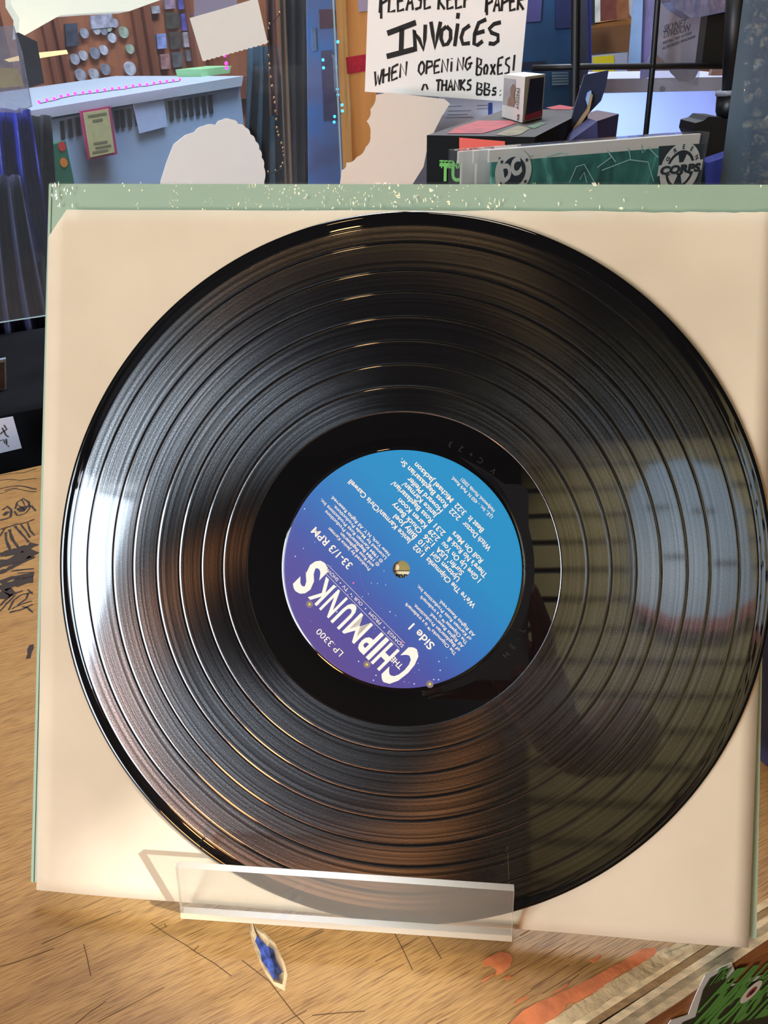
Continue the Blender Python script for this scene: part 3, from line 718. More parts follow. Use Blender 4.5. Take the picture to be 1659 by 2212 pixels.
# clear guard panel
K['guard'] = clear('guard_acrylic', (0.93, 0.96, 0.97), haze=0.035, hazecol=(190, 205, 225), gloss=0.02)
K['guardedge'] = mat('pale_glass_edge', (168, 184, 178), 0.2)
a = gp(-120, 720); zb = gp(92, 684).z
gl = (gp(-250, 500) - G0).dot(TU); gr = (gp(736, 300) - G0).dot(TU)
def gu(s_, z, D=0.0): return G0 + TU * s_ - TW * D + UP * z
v = [gu(gl, zb), gu(gr, zb), gu(gr, 0.62), gu(gl, 0.62)]; v += [p - TW * 0.005 for p in v]
guard = thing('guard_panel', 'clear acrylic guard panel with papers taped on it, standing behind the counter', 'guard panel', gu(gl, 0.0))
mesh_obj('sheet', v, [(0, 1, 2, 3), (7, 6, 5, 4), (0, 4, 5, 1), (1, 5, 6, 2), (2, 6, 7, 3), (3, 7, 4, 0)], [K['guard'], K['guardedge']], guard, mi=[0, 0, 1, 1, 1, 1])
MB().box(gu(gl - 0.008, 0.32), 0.016, 0.016, 0.636, TU, -TW).build('post', K['gridblack'], guard)
MB().box(gu(gr + 0.004, zb + 0.01, 0.004), 0.012, 0.02, 0.02, TU, -TW).build('clip', K['gridblack'], guard)
# wooden post
K['postwood'] = mat('honey_pine', (206, 146, 80), 0.55, var=0.12, scale=6, stretch=(14, 14, 1))
po = gu((gp(773, 200, 0.03) - G0).dot(TU), 0, 0.03)
pc = MB().box((po.x, po.y, 0.53), 0.033, 0.03, 2.9, TU, -TW).build('wooden_post', K['postwood'])
tag(pc, 'honey coloured square wooden post behind the handwritten sign', 'post')
pw = 0.03
rt_ = MB().prism([gp(748, 124, 0.013), gp(792, 117, 0.013), gp(792, 153, 0.013), gp(751, 160, 0.013)], -TW * 0.0012)
K['red'] = mat('crimson_print', (176, 28, 52), 0.5, var=0.3, scale=200)
tag(rt_.build('red_sticker', K['red']), 'small crimson sticker on the wooden post beside the sign', 'sticker')
tag(gprism([(772, -12), (796, -12), (794, 24), (775, 26)], 0.0125, 0.001, mat('lilac_paper', (166, 156, 176), 0.7), 'paper_tag'), 'small lilac paper tag at the top of the wooden post', 'tag')

# handwritten sign
SY = 0.90
sg = [(797, -60), (1146, -60), (1120, 221), (788, 198)]
SQ = wp(788, 198, SY); SN = Vector((0.04, -1, 0.03)).normalized()
def sp_(px, py, off=0.0): return onplane(px, py, SQ + SN * off, SN)
sign = thing('handwritten_sign', 'white paper sign handwritten in black marker about keeping paper invoices', 'sign', sp_(950, 210))
sm = MB(); nn = 14
def sgb(s_, t):
    x = (sg[0][0] * (1 - s_) + sg[1][0] * s_) * (1 - t) + (sg[3][0] * (1 - s_) + sg[2][0] * s_) * t
    y = (sg[0][1] * (1 - s_) + sg[1][1] * s_) * (1 - t) + (sg[3][1] * (1 - s_) + sg[2][1] * s_) * t
    return x, y
sm.prism([sp_(*q) for q in sg], -SN * 0.0006).build('sheet', K['white'], sign)
FONT = {'P': [[(0, 0), (.05, 1)], [(0, .95), (.6, .9), (.65, .6), (.1, .45)]], 'L': [[(.05, 1), (0, 0), (.65, .05)]], 'E': [[(.65, 1), (.08, .9), (0, .5), (.05, 0), (.65, .08)], [(.02, .5), (.5, .55)]],
        'A': [[(0, 0), (.35, 1), (.65, 0)], [(.12, .35), (.6, .4)]], 'S': [[(.6, .95), (.15, .85), (.1, .6), (.55, .42), (.5, .1), (0, .02)]], 'K': [[(.05, 1), (0, 0)], [(.6, 1), (.05, .45), (.65, 0)]],
        'R': [[(0, 0), (.05, 1), (.55, .9), (.55, .6), (.05, .5), (.65, 0)]], 'N': [[(0, 0), (.03, .95), (.6, .05), (.65, 1)]], 'O': [[(.35, 1), (.05, .7), (0, .3), (.3, 0), (.6, .25), (.62, .7), (.35, 1)]],
        'W': [[(0, 1), (.15, 0), (.35, .7), (.5, 0), (.75, 1)]], 'H': [[(.03, 1), (0, 0)], [(.62, 1), (.6, 0)], [(0, .5), (.62, .55)]], 'G': [[(.6, .95), (.15, .8), (0, .3), (.25, 0), (.55, .2), (.58, .45), (.3, .45)], [(.55, .45), (.8, .5)]],
        'i': [[(.2, .75), (.18, 0)], [(.2, 1.0), (.22, .93)]], 'B': [[(0, 0), (.05, 1), (.55, .85), (.5, .6), (.1, .5), (.65, .35), (.5, .02), (0, 0)]], 'o': [[(.3, .6), (.05, .4), (.1, .05), (.4, .05), (.5, .4), (.3, .6)]], 'x': [[(0, .6), (.55, 0)], [(.55, .6), (0, 0)]],
        's': [[(.5, .6), (.15, .55), (.1, .38), (.45, .25), (.4, .05), (0, .02)]], '!': [[(.3, 1.1), (.2, .2)], [(.18, .06), (.18, 0)]], 'T': [[(0, .95), (.75, 1)], [(.38, .97), (.35, 0)]], '.': [[(.1, .05), (.14, 0)], [(.1, .4), (.14, .36)]]}
sk = MB()
def hand(word, x0, y0, x1, y1, h, w):
    """word between two baseline points, zoomed pixels; laid on the sign's sheet"""
    n_ = len(word); adv = math.hypot(x1 - x0, y1 - y0) / n_; ux, uy = (x1 - x0) / (adv * n_), (y1 - y0) / (adv * n_)
    for i, ch in enumerate(word):
        for stk in FONT.get(ch, []):
            pts = []
            for (a_, b_) in stk:
                X = x0 + ux * adv * (i + a_ * 1.15) + b_ * h * 0.04 - uy * 0; Y = y0 + uy * adv * (i + a_) - b_ * h
                pts.append((720 + X / 3.95, Y / 3.95))
            P3 = [sp_(px, py, 0.0004) for px, py in pts]
            sk.ribbon(P3, w / 3.95 * 0.00048, SN)
def strokes(lst, w):
    for s_ in lst: sk.ribbon([sp_(720 + X / 3.95, Y / 3.95, 0.0004) for X, Y in s_], w / 3.95 * 0.00048, SN)
hand('PLEASE', 395, 110, 850, 70, 170, 20); hand('KEEP', 895, 82, 1190, 62, 160, 20); hand('PAPER', 1300, 105, 1640, 82, 150, 20)
strokes([[(408, 0), (408, 160)], [(1310, 0), (1310, 130)]], 20)
strokes([[(460, 285), (705, 192)], [(585, 240), (578, 430)], [(455, 482), (690, 420)]], 40)
strokes([[(700, 440), (690, 255), (730, 330), (770, 425), (780, 330), (785, 210)], [(832, 185), (850, 300), (866, 412), (890, 300), (915, 185)],
         [(965, 225), (925, 260), (918, 330), (940, 385), (975, 375), (1000, 330), (1000, 260), (965, 225)], [(1062, 200), (1035, 395)], [(1066, 110), (1060, 160)],
         [(1165, 215), (1110, 255), (1090, 320), (1105, 375), (1165, 368)], [(1305, 165), (1240, 195), (1205, 290), (1200, 375), (1230, 385), (1275, 350)], [(1205, 290), (1290, 265)],
         [(1430, 190), (1370, 205), (1330, 245), (1350, 280), (1405, 300), (1405, 350), (1370, 375), (1325, 370)]], 30)
hand('WHEN', 350, 735, 640, 640, 125, 17); hand('OPENiNG', 725, 640, 1190, 592, 115, 17); hand('BoxES!', 1220, 640, 1580, 632, 150, 17)
strokes([[(755, 772), (772, 722), (792, 722), (806, 765)]], 16)
hand('THANKS', 872, 778, 1190, 770, 95, 17); hand('BBs.', 1222, 808, 1480, 815, 105, 17)
sk.build('handwriting', K['ink'], sign)

# torn white papers stuck to the guard
def scallop(pts, amp, n_=5):
    out = []
    for i in range(len(pts) - 1):
        (x0, y0), (x1, y1) = pts[i], pts[i + 1]; dx, dy = x1 - x0, y1 - y0; L_ = math.hypot(dx, dy)
        for k_ in range(n_):
            t = k_ / n_; bq = math.sin(math.pi * t) * amp
            out.append((x0 + dx * t + dy / L_ * bq, y0 + dy * t - dx / L_ * bq))
    return out + [pts[-1]]
K['torn1'] = mat('bright_torn_paper', (246, 250, 250), 0.8, var=0.03, scale=10)
sc1 = [(346, 480), (347, 392), (360, 350), (375, 312), (400, 292)] + scallop([(420, 285), (440, 272), (466, 270), (480, 259), (500, 258), (515, 268), (530, 275), (541, 290), (552, 305), (560, 322), (565, 340), (570, 360), (571, 392)], 3)[0:] + [(571, 480)]
tag(gprism(sc1, -0.004, 0.001, K['torn1'], 'torn_paper'), 'bright white torn paper with a scalloped edge in front of the vented unit', 'paper')
sc2 = [(728, 480), (735, 392)] + scallop([(738, 368), (748, 352), (770, 340), (790, 318), (800, 292), (792, 262), (800, 236), (812, 205)], -4) + [(840, 200), (960, 214), (972, 224), (955, 250), (925, 310), (915, 360), (890, 400), (870, 480)]
K['torn2'] = mat('shaded_torn_paper', (222, 208, 192), 0.85, var=0.04, scale=10)  # shading painted into the white paper's colour
t2 = wprism(sc2, 0.86, 0.001, K['torn2'], 'torn_paper'); tag(t2, 'white scalloped paper, coloured as if shadowed, hanging below the handwritten sign', 'paper')
rc = [(410, 37), (440, 30), (500, 14), (552, 0), (560, 20), (578, 93)]
ed = [(578, 93)]
for i in range(1, 29):
    t = i / 28; ed.append((578 - 140 * t, 93 + 39 * t + (1.6 if i % 2 else -0.6)))
rc = [(410, 39), (470, 22), (500, 13), (556, -4), (578, 92)] + ed[1:]
tag(gprism(rc, -0.004, 0.0008, mat('receipt_paper', (250, 252, 246), 0.7, var=0.02), 'receipt'), 'blank white receipt with a serrated edge taped on the guard panel', 'receipt')
tag(gprism([(418, -60), (512, -60), (512, 20), (421, 40)], -0.002, 0.0008, mat('lilac_note', (150, 150, 178), 0.8), 'paper_note'), 'lilac grey note partly under the white receipt', 'note')

# vented white unit: seen at a slant, its long side runs away from the camera
K['unit'] = mat('pale_blue_white_enamel', (160, 186, 222), 0.5, var=0.05, scale=3)
K['slot'] = mat('vent_dark', (34, 34, 38), 0.8)
UA = math.radians(56); UD = Vector((math.cos(UA), math.sin(UA), 0)); UN = Vector((math.sin(UA), -math.cos(UA), 0)); UQ = wp(300, 230, 1.75)
def hp(px, py, D=0.0): return onplane(px, py, UQ - UN * D, UN)
def hprism(px, D, th, mt, name, parent=None):
    return MB().prism([hp(x, y, D) for x, y in px], -UN * th).build(name, mt, parent)
unit = thing('heater_unit', 'pale grey vented heater unit with papers taped on it', 'heater', hp(330, 640))
side = [hp(92, 262), hp(518, 186), hp(530, 240), hp(540, 500), hp(110, 500)]
for p in side[3:]: p.z = ZF
side[3].x, side[3].y = side[2].x, side[2].y; side[4].x, side[4].y = side[0].x, side[0].y
side = [side[0], side[1], Vector((side[1].x, side[1].y, ZF)), side[4]]
MB().prism(side, -UN * 0.40).build('casing', K['unit'], unit)
top = [hp(58, 262, -0.01), hp(60, 240, -0.01), hp(526, 164, -0.01), hp(522, 186, -0.01)]
MB().prism(top, -UN * 0.43).build('top_plate', mat('pale_cream_enamel', (178, 190, 208), 0.5), unit)
slotx = list(zip([128, 145, 161, 246, 258, 273, 289], [262, 258, 254, 239, 237, 235, 232])) + [(363 + i * 14.2, 219 - i * 2.2) for i in range(7)]
for (x, y) in slotx:
    MB().prism([hp(x, y, -0.0005), hp(x + 8, y - 1.4, -0.0005), hp(x + 12, y + 38, -0.0005), hp(x + 4, y + 40, -0.0005)], UN * 0.002).build('vent_slot', K['slot'], unit)
pt = thing('framed_notice', 'yellow notice with a magenta border on the heater unit', 'notice', hp(215, 340, -0.008))
hprism([(174, 240), (239, 229), (254, 333), (191, 345)], -0.016, 0.004, mat('magenta_card', (176, 62, 112), 0.6), 'border', pt)
hprism([(181, 244), (234, 235), (248, 329), (196, 340)], -0.018, 0.002, mat('yellow_card', (186, 184, 136), 0.6, var=0.08, scale=120), 'card', pt)
nb = MB()
for i, (x, y, w_) in enumerate(((190, 252, 40), (200, 262, 22), (206, 320, 34), (200, 330, 34), (202, 311, 30))):
    nb.ribbon([hp(x, y, -0.0184), hp(x + w_, y - w_ * 0.17, -0.0184)], 0.004, UN)
so = nb.build('print', mat('olive_grey_ink', (120, 116, 84), 0.7), pt); so['kind'] = 'stuff'
tag(hprism([(288, 222), (353, 210), (362, 273), (302, 288)], -0.006, 0.002, mat('pale_blue_paper', (176, 198, 240), 0.7, var=0.05, scale=60), 'paper_note'), 'pale blue paper taped over the vents of the heater unit', 'note')
tag(MB().prism([hp(432, 150, 0.1) , hp(500, 142, 0.1), hp(496, 158, 0.1), hp(436, 166, 0.1)], -UN * 0.08).build('green_parcel', mat('pale_green_plastic', (150, 206, 150), 0.5)), 'flat pale green parcel lying on top of the heater unit', 'parcel')
gs = thing('green_box', 'green package with red and orange dots beside the heater unit', 'package', hp(125, 380, -0.04))
hprism([(104, 315), (142, 305), (160, 392), (160, 470), (116, 470)], -0.03, 0.02, mat('green_card', (40, 110, 84), 0.6), 'carton', gs)
for (x, y, r, c) in ((134, 316, 9, (200, 52, 50)), (138, 351, 9, (224, 134, 36))):
    MB().disc(hp(x, y, -0.031), r * 0.0009, UD, UP, 16).build('dot', mat('dot_%d' % x, c, 0.6), gs)

# timber cabinet with badges
K['cab'] = mat('red_brown_timber', (138, 84, 56), 0.5, var=0.2, scale=5, stretch=(10, 10, 1))
K['cab2'] = mat('dark_brown_timber', (112, 62, 40), 0.5, var=0.2, scale=5, stretch=(10, 10, 1))
DC = 0.0
CA_ = math.radians(40); TUc = Vector((math.cos(CA_), math.sin(CA_), 0)); TWc = Vector((math.sin(CA_), -math.cos(CA_), 0)); CQ = wp(250, 120, 2.45)
def cp(px, py, D=0.0): return onplane(px, py, CQ - TWc * D, TWc)
def cu(s_, z, D=0.0): return Vector((CQ.x, CQ.y, 0)) + TUc * s_ - TWc * D + UP * z
def cprism(px, D, th, mt, name): return MB().prism([cp(x, y, D) for x, y in px], -TWc * th).build(name, mt)
cab = thing('timber_cabinet', 'red brown timber cabinet with raised panels hung with badges, behind the heater', 'cabinet', cp(250, 640, DC))
ca = (cp(30, 150, DC) - CQ).dot(TUc); cb = (cp(640, 150, DC) - CQ).dot(TUc)
MB().prism([cu(ca, 0.95, DC), cu(cb, 0.95, DC), cu(cb, ZF, DC), cu(ca, ZF, DC)], -TWc * 0.25).build('body', K['cab'], cab)
for (x, w_) in ((96, 12), (122, 10), (292, 10), (316, 14), (405, 10), (440, 12)):
    p = (cp(x, 100, DC) - CQ).dot(TUc); q = (cp(x + w_, 100, DC) - CQ).dot(TUc)
    MB().prism([cu(p, 0.95, DC), cu(q, 0.95, DC), cu(q, 0.05, DC), cu(p, 0.05, DC)], TWc * 0.02).build('stile', K['cab2'], cab)
p = (cp(60, 195, DC) - CQ).dot(TUc); zq = cp(250, 178, DC).z
MB().prism([cu(ca, zq, DC), cu(cb, zq, DC), cu(cb, zq - 0.06, DC), cu(ca, zq - 0.06, DC)], TWc * 0.03).build('rail', K['cab2'], cab)
badges = [(180, 72, 11), (207, 66, 9), (222, 66, 10), (240, 82, 11), (265, 70, 13), (160, 128, 12), (178, 120, 11), (203, 115, 13), (222, 108, 11), (279, 106, 11), (172, 162, 14), (201, 160, 13), (226, 150, 13), (279, 148, 16), (232, 60, 9), (245, 50, 10)]
bcol = [(150, 152, 168), (168, 170, 182), (128, 130, 146), (176, 180, 196), (150, 164, 150)]
K['badge'] = [mat('badge_%d' % i, c, 0.35, var=0.35, scale=60) for i, c in enumerate(bcol)]
BL = ['round badge, first from the left in the upper row on the timber cabinet', 'tiny round badge, second in the upper row of the timber cabinet', 'round badge, third in the upper row of the timber cabinet', 'round badge just left of the upper row end on the cabinet', 'largest round badge at the right end of the upper cabinet row',
      'round badge, first from the left in the middle cabinet row', 'round badge, second in the middle cabinet row', 'greenish round badge in the middle cabinet row', 'round badge, fourth in the middle cabinet row', 'round badge at the right end of the middle cabinet row',
      'round badge, first from the left in the bottom cabinet row', 'round badge, second in the bottom cabinet row', 'round badge, third in the bottom cabinet row', 'large pale badge at the right end of the bottom cabinet row', 'small badge overlapping the top cabinet card', 'highest small badge on the cabinet beside the pale card']
for i, (x, y, r) in enumerate(badges):
    c = cp(x, y, DC - 0.002); rr = r * 0.00105
    mb = MB().prism([c + TUc * rr * math.cos(t) + UP * rr * math.sin(t) for t in [2 * math.pi * k_ / 18 for k_ in range(18)]], TWc * 0.008)
    tag(mb.build('button_badge', K['badge'][i % 5]), BL[i], 'badge', 'badges on the timber cabinet')
cards = [(141, 52, 26, 46, (58, 62, 78)), (196, 34, 46, 24, (160, 160, 180)), (355, 0, 22, 18, (140, 120, 140)), (384, -8, 24, 26, (84, 84, 150)), (358, 28, 28, 32, (72, 66, 58)), (392, 30, 24, 34, (92, 82, 160)), (338, 74, 20, 30, (128, 142, 196)), (366, 70, 24, 34, (74, 66, 60)), (396, 70, 22, 30, (160, 152, 164)), (346, 118, 20, 30, (150, 112, 112)), (372, 114, 22, 30, (90, 88, 90)), (402, 108, 22, 22, (110, 108, 116)), (326, 14, 18, 14, (150, 150, 160))]
CL = ['dark slate card left of the badges on the timber cabinet', 'pale lilac card above the badges on the timber cabinet', 'mauve card at the very top of the timber cabinet', 'indigo card at the very top right of the timber cabinet', 'dark brown card in the upper row right of the badges', 'violet card in the upper row beside the receipt', 'light blue card in the middle row right of the badges', 'dark brown card in the middle row right of the badges', 'pale grey card in the middle row beside the receipt', 'dusty pink card in the bottom row right of the badges', 'dark grey card in the bottom row right of the badges', 'mid grey card in the bottom row beside the receipt', 'small pale card left of the mauve card on the cabinet']
for i, (x, y, w_, h_, c) in enumerate(cards):
    o = cprism([(x, y), (x + w_, y - w_ * 0.1), (x + w_ + 3, y + h_), (x + 3, y + h_ + w_ * 0.1)], DC - 0.012, 0.010, mat('card_%d' % i, c, 0.45, var=0.4, scale=50), 'hanging_card')
    tag(o, CL[i], 'card', 'trinket cards on the timber cabinet')

# string lights
def string(name, label, pts, D, r, col, s_, group=None):
    P_ = [(hp if D < 0 else gp)(x, y, D) for x, y in pts]
    t = thing(name, label, 'string light', P_[-1])
    MB().tube(P_, r * 0.22, 5).build('wire', K['black'], t)
    mm = emis(name + '_glow', col, s_); base = None
    for p in P_:
        if base is None:
            base = MB().ball((0, 0, 0), r, 8).build('bulb', mm, None, True); base.location = p; base.parent = t; base.matrix_parent_inverse = Matrix.Translation(t.location).inverted()
        else:
            o = base.copy(); COL.objects.link(o); o.location = p
    return t
pink = [(85, 224), (102, 220), (118, 217), (133, 212), (148, 209), (163, 206), (180, 204), (195, 202), (211, 200), (227, 198), (243, 195), (258, 194), (273, 192), (288, 189), (303, 187), (318, 186), (333, 183), (347, 181), (361, 179), (375, 177), (389, 175)]
string('pink_string_light', 'row of glowing magenta bulbs strung along the top of the heater unit', pink, -0.02, 0.0030, (255, 40, 220), 6.0)
string('pink_string_light', 'three glowing magenta bulbs hanging below the white receipt', [(486, 124), (489, 141), (490, 151)], 0.02, 0.0018, (255, 40, 220), 6.0)
string('blue_string_light', 'cyan and blue glowing bulbs trailing down the iridescent strip', [(698, 133), (699, 150), (730, 94), (729, 196), (730, 208), (739, 230), (740, 243), (723, 255), (722, 267)], 0.02, 0.0016, (40, 170, 255), 6.0)
bc = thing('bead_chain', 'thin chain of brass beads hanging in front of the dark curtain', 'chain', gp(580, 375, 0.02))
chain = [(604, 32), (582, 56), (580, 66), (579, 95), (580, 124), (582, 142), (583, 151), (585, 170), (588, 189), (592, 215), (594, 225), (595, 244), (597, 261), (598, 279), (600, 288), (602, 296), (608, 313), (611, 323), (612, 331), (613, 339), (611, 356), (607, 364), (595, 372), (579, 375)]
cpts = [gp(x, y, 0.02) for x, y in chain]
MB().tube(cpts, 0.0004, 5).build('thread', K['black'], bc)
K['brass'] = mat('brass_bead', (206, 160, 110), 0.25, metal=0.8)
b0 = MB().ball((0, 0, 0), 0.0016, 8).build('bead', K['brass'], None, True); b0.location = cpts[0]; b0.parent = bc; b0.matrix_parent_inverse = Matrix.Translation(bc.location).inverted()
for p in cpts[1:]:
    o = b0.copy(); COL.objects.link(o); o.location = p

# hangings between the guard and the post
def curtain(name, label, cat, px_left, px_right, ytop, ybot, D, mt, waves=4, amp=0.012):
    mb = MB(); n_ = 40; rows = 10
    for j in range(rows + 1):
        t = j / rows; y = ytop + (ybot - ytop) * t
        l = px_left[0] + (px_left[1] - px_left[0]) * t; r = px_right[0] + (px_right[1] - px_right[0]) * t
        for i in range(n_ + 1):
            s_ = i / n_; p = gp(l + (r - l) * s_, y, D)
            mb.v.append(p + TW * amp * math.sin(s_ * waves * 2 * math.pi + 0.8 * math.sin(3 * t)))
    for j in range(rows):
        for i in range(n_):
            a_ = j * (n_ + 1) + i; mb.f.append((a_, a_ + n_ + 1, a_ + n_ + 2, a_ + 1)); mb.m.append(0)
    o = mb.build(name, mt, None, True)
    sol = o.modifiers.new('thick', 'SOLIDIFY'); sol.thickness = 0.002
    return tag(o, label, cat)
K['teal'] = mat('dark_teal_cloth', (34, 62, 80), 0.9, var=0.3, scale=20)
curtain('hanging_garment', 'dark teal garment hanging between the heater unit and the brown strip', 'garment', (535, 500), (598, 632), 100, 760, 0.45, K['teal'], 3, 0.02)
curtain('dark_curtain', 'nearly black drape beside the iridescent strip', 'drape', (604, 622), (668, 672), -60, 700, 0.40, mat('charcoal_cloth', (38, 36, 38), 0.9, var=0.3, scale=20), 3, 0.012)
curtain('brown_strap', 'tan fabric strap hanging in front of the dark drape', 'strap', (597, 625), (612, 640), -60, 640, 0.36, mat('tan_cloth', (124, 100, 76), 0.9), 1, 0.003)
curtain('brown_strap', 'reddish brown strap hanging beside the teal garment', 'strap', (572, 582), (592, 600), -40, 250, 0.42, mat('russet_cloth', (98, 66, 58), 0.9), 1, 0.003)
def holo():
    M = bpy.data.materials.new('iridescent_film'); M.use_nodes = True; nt = M.node_tree; N = nt.nodes; L = nt.links; b = N['Principled BSDF']
    tc = N.new('ShaderNodeTexCoord'); nz = N.new('ShaderNodeTexNoise'); nz.inputs['Scale'].default_value = 16; nz.inputs['Detail'].default_value = 2; L.new(tc.outputs['Object'], nz.inputs['Vector'])
    r = N.new('ShaderNodeValToRGB'); L.new(nz.outputs[0], r.inputs[0]); e = r.color_ramp.elements
    e[0].position = 0.3; e[0].color = lin((110, 116, 160)); e[1].position = 0.72; e[1].color = lin((40, 150, 250))
    q = e.new(0.5); q.color = lin((112, 138, 205))
    L.new(r.outputs[0], b.inputs['Base Color']); b.inputs['Roughness'].default_value = 0.3; b.inputs['Metallic'].default_value = 0.0
    return M
hs = thing('iridescent_strip', 'iridescent blue foil strip hanging left of the wooden post', 'foil strip', gp(705, 600, 0.18))
gprism([(662, -60), (733, -60), (752, 480), (668, 480)], 0.18, 0.002, holo(), 'foil', hs)
for i, (px, c) in enumerate(([[(690, 20), (722, 20), (724, 60), (692, 62)], (112, 66, 84)], [[(694, 110), (716, 108), (728, 260), (700, 262)], (88, 82, 120)], [[(674, 60), (682, 60), (684, 110), (676, 110)], (120, 150, 200)], [[(712, 112), (726, 122), (725, 200), (720, 200), (719, 126), (710, 118)], (150, 165, 205)])):
    gprism(px, 0.178, 0.002, mat('foil_print_%d' % i, c, 0.4, var=0.3, scale=60), 'printed_patch', hs)

# far left: blue cloth, dark goods, stand-in for a bright reflection
curtain('blue_garment', 'royal blue shiny garment hanging at the far left behind the guard panel', 'garment', (-60, -20), (62, 108), 236, 560, 0.37, mat('royal_blue_cloth', (40, 52, 170), 0.45, var=0.4, scale=14), 3, 0.03)
curtain('black_garment', 'black garment hanging right of the royal blue one', 'garment', (38, 62), (108, 130), 250, 690, 0.44, mat('black_cloth', (26, 28, 34), 0.8, var=0.4, scale=20), 2, 0.02)
curtain('navy_garment', 'dark navy garment in the left corner behind the guard panel', 'garment', (-80, -80), (40, 110), 380, 740, 0.30, mat('navy_cloth', (30, 34, 66), 0.6, var=0.5, scale=14), 4, 0.015)
brefl = thing('bright_reflection', 'wide glowing cream shape standing in for a bright reflection at the top left corner', 'lamp', gp(60, 90, 0.6))  # made-up glowing shape in place of a bright reflection
K['reflection_shape'] = mat('cream_glow', (236, 236, 218), 0.5, emit=(240, 240, 222), estr=0.55)
K['reflection_shape'].cycles.emission_sampling = 'NONE'
MB().prism([gp(x, y, 0.6) for x, y in ((40, 84), (100, 50), (130, 33), (200, 28), (280, 24), (352, -2), (352, -60), (20, -60), (24, 10), (42, 40))], -TW * 0.10).build('reflection_shape', K['reflection_shape'], brefl)
MB().prism([gp(x, y, 0.55) for x, y in ((10, 129), (60, 116), (144, 108), (147, 116), (70, 128), (20, 134))], -TW * 0.012).build('glow_strip', emis('warm_strip', (255, 214, 140), 1.6), brefl)
bag = thing('clear_bag', 'crumpled clear bag with a yellow insert at the far left edge', 'bag', gp(25, 240, 0.25))
K['bag'] = clear('crumpled_bag', (0.9, 0.92, 0.98), haze=0.25, hazecol=(190, 190, 215), gloss=0.14, rough=0.12, bump=1.0, bscale=40)
gprism([(-40, 60), (30, 55), (48, 110), (70, 230), (40, 244), (-40, 240)], 0.25, 0.02, K['bag'], 'wrap', bag)
gprism([(-10, 146), (38, 148), (52, 186), (0, 190)], 0.262, 0.003, mat('yellow_insert', (208, 180, 70), 0.6), 'insert', bag)
gprism([(40, 70), (80, 90), (96, 180), (60, 190)], 0.34, 0.05, mat('charcoal_goods', (40, 40, 48), 0.7, var=0.4, scale=30), 'dark_parcel', None)
o = bpy.data.objects['dark_parcel']; tag(o, 'charcoal parcel behind the crumpled clear bag', 'parcel')

# dark shelf under the guard panel with a price tag
K['shelfdark'] = mat('black_shelf', (13, 13, 17), 0.9, spec=0.15, var=0.4, scale=12)
sh = thing('black_shelf', 'low black shelf unit in the shadow under the guard panel', 'shelf', gu(-0.1, ZF, 0.03))
MB().prism([gu(-0.75, 0.0, -0.03), gu(0.15, 0.0, -0.03), gu(0.15, ZF, -0.03), gu(-0.75, ZF, -0.03)], -TW * 0.30).build('carcass', K['shelfdark'], sh)
pt = thing('price_tag', 'small white handwritten price tag at the left edge of the counter', 'tag', gp(20, 985, -0.06))
q = [gp(-40, 912, -0.06), gp(28, 900, -0.06), gp(47, 968, -0.06), gp(-30, 986, -0.06)]
MB().prism(q, -TW * 0.001).build('card', mat('cool_white_card', (206, 212, 232), 0.7), pt)
tg = MB()
for s_ in ([(8, 918), (14, 928), (4, 934), (0, 938)], [(4, 924), (12, 940), (18, 944)], [(0, 952), (8, 950), (10, 958)], [(13, 948), (14, 962)], [(17, 963), (18, 965)]):
    tg.ribbon([gp(x, y, -0.0605) for x, y in s_], 0.0009, TW)
tg.build('handwriting', K['ink'], pt)
pf = thing('picture_frame', 'pale blue edged picture frame on the black shelf at the far left', 'frame', gp(0, 850, 0.05))
gprism([(-60, 790), (13, 775), (14, 846), (-55, 862)], 0.05, 0.006, mat('pale_frame', (128, 150, 170), 0.5), 'rim', pf)
gprism([(-60, 796), (8, 782), (9, 840), (-55, 855)], 0.0485, 0.002, mat('dark_picture', (70, 60, 56), 0.5, var=0.5, scale=50), 'picture', pf)

# ------------------------------------------------------------------ goods on the counter behind the cover
# black carton lying behind (top corners on one level)
ZT = 0.274
A = atz(922, 292, ZT); D_ = atz(1092, 236, ZT); Bd = (atz(1113, 307, ZT) - A)
ad = D_ - A; ad.z = 0; bd = Bd - ad * (Bd.dot(ad) / ad.dot(ad)); bd.z = 0; bd = bd.normalized() * 0.080
B_ = A + bd; C_ = B_ + ad; Dn = A + ad
carton = thing('black_carton', 'large black toy carton with green lettering and red print behind the cover', 'carton', (A.x, A.y, 0))
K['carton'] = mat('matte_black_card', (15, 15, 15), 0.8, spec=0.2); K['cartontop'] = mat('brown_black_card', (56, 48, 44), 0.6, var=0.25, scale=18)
v = [A, B_, C_, Dn]; v2 = [Vector((p.x, p.y, 0.0)) for p in v]
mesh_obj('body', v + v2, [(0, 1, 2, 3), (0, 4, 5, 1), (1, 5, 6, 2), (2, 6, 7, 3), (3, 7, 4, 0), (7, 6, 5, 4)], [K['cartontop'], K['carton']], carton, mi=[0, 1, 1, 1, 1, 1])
bn = bd.normalized(); an = ad.normalized(); fo = -an
if fo.y > 0: fo = -fo
def ctop(px, py): return atz(px, py, ZT) + UP * 0.0004
def cfr(px, py):
    nrm = bn.cross(UP); return onplane(px, py, A, nrm) + (nrm if nrm.y < 0 else -nrm) * 0.0004
K['redprint'] = mat('red_print', (166, 50, 56), 0.5, var=0.35, scale=60); K['greenprint'] = mat('green_print', (98, 176, 62), 0.5); K['orangeprint'] = mat('vermilion_label', (226, 66, 28), 0.45); K['kraft'] = mat('khaki_print', (120, 112, 80), 0.5, var=0.3, scale=50)
MB().poly([ctop(x, y) for x, y in zc([(340, 590), (400, 545), (600, 480), (880, 480), (930, 500), (800, 545), (640, 590)], 3.95, 880, 140)]).build('red_print', K['redprint'], carton)
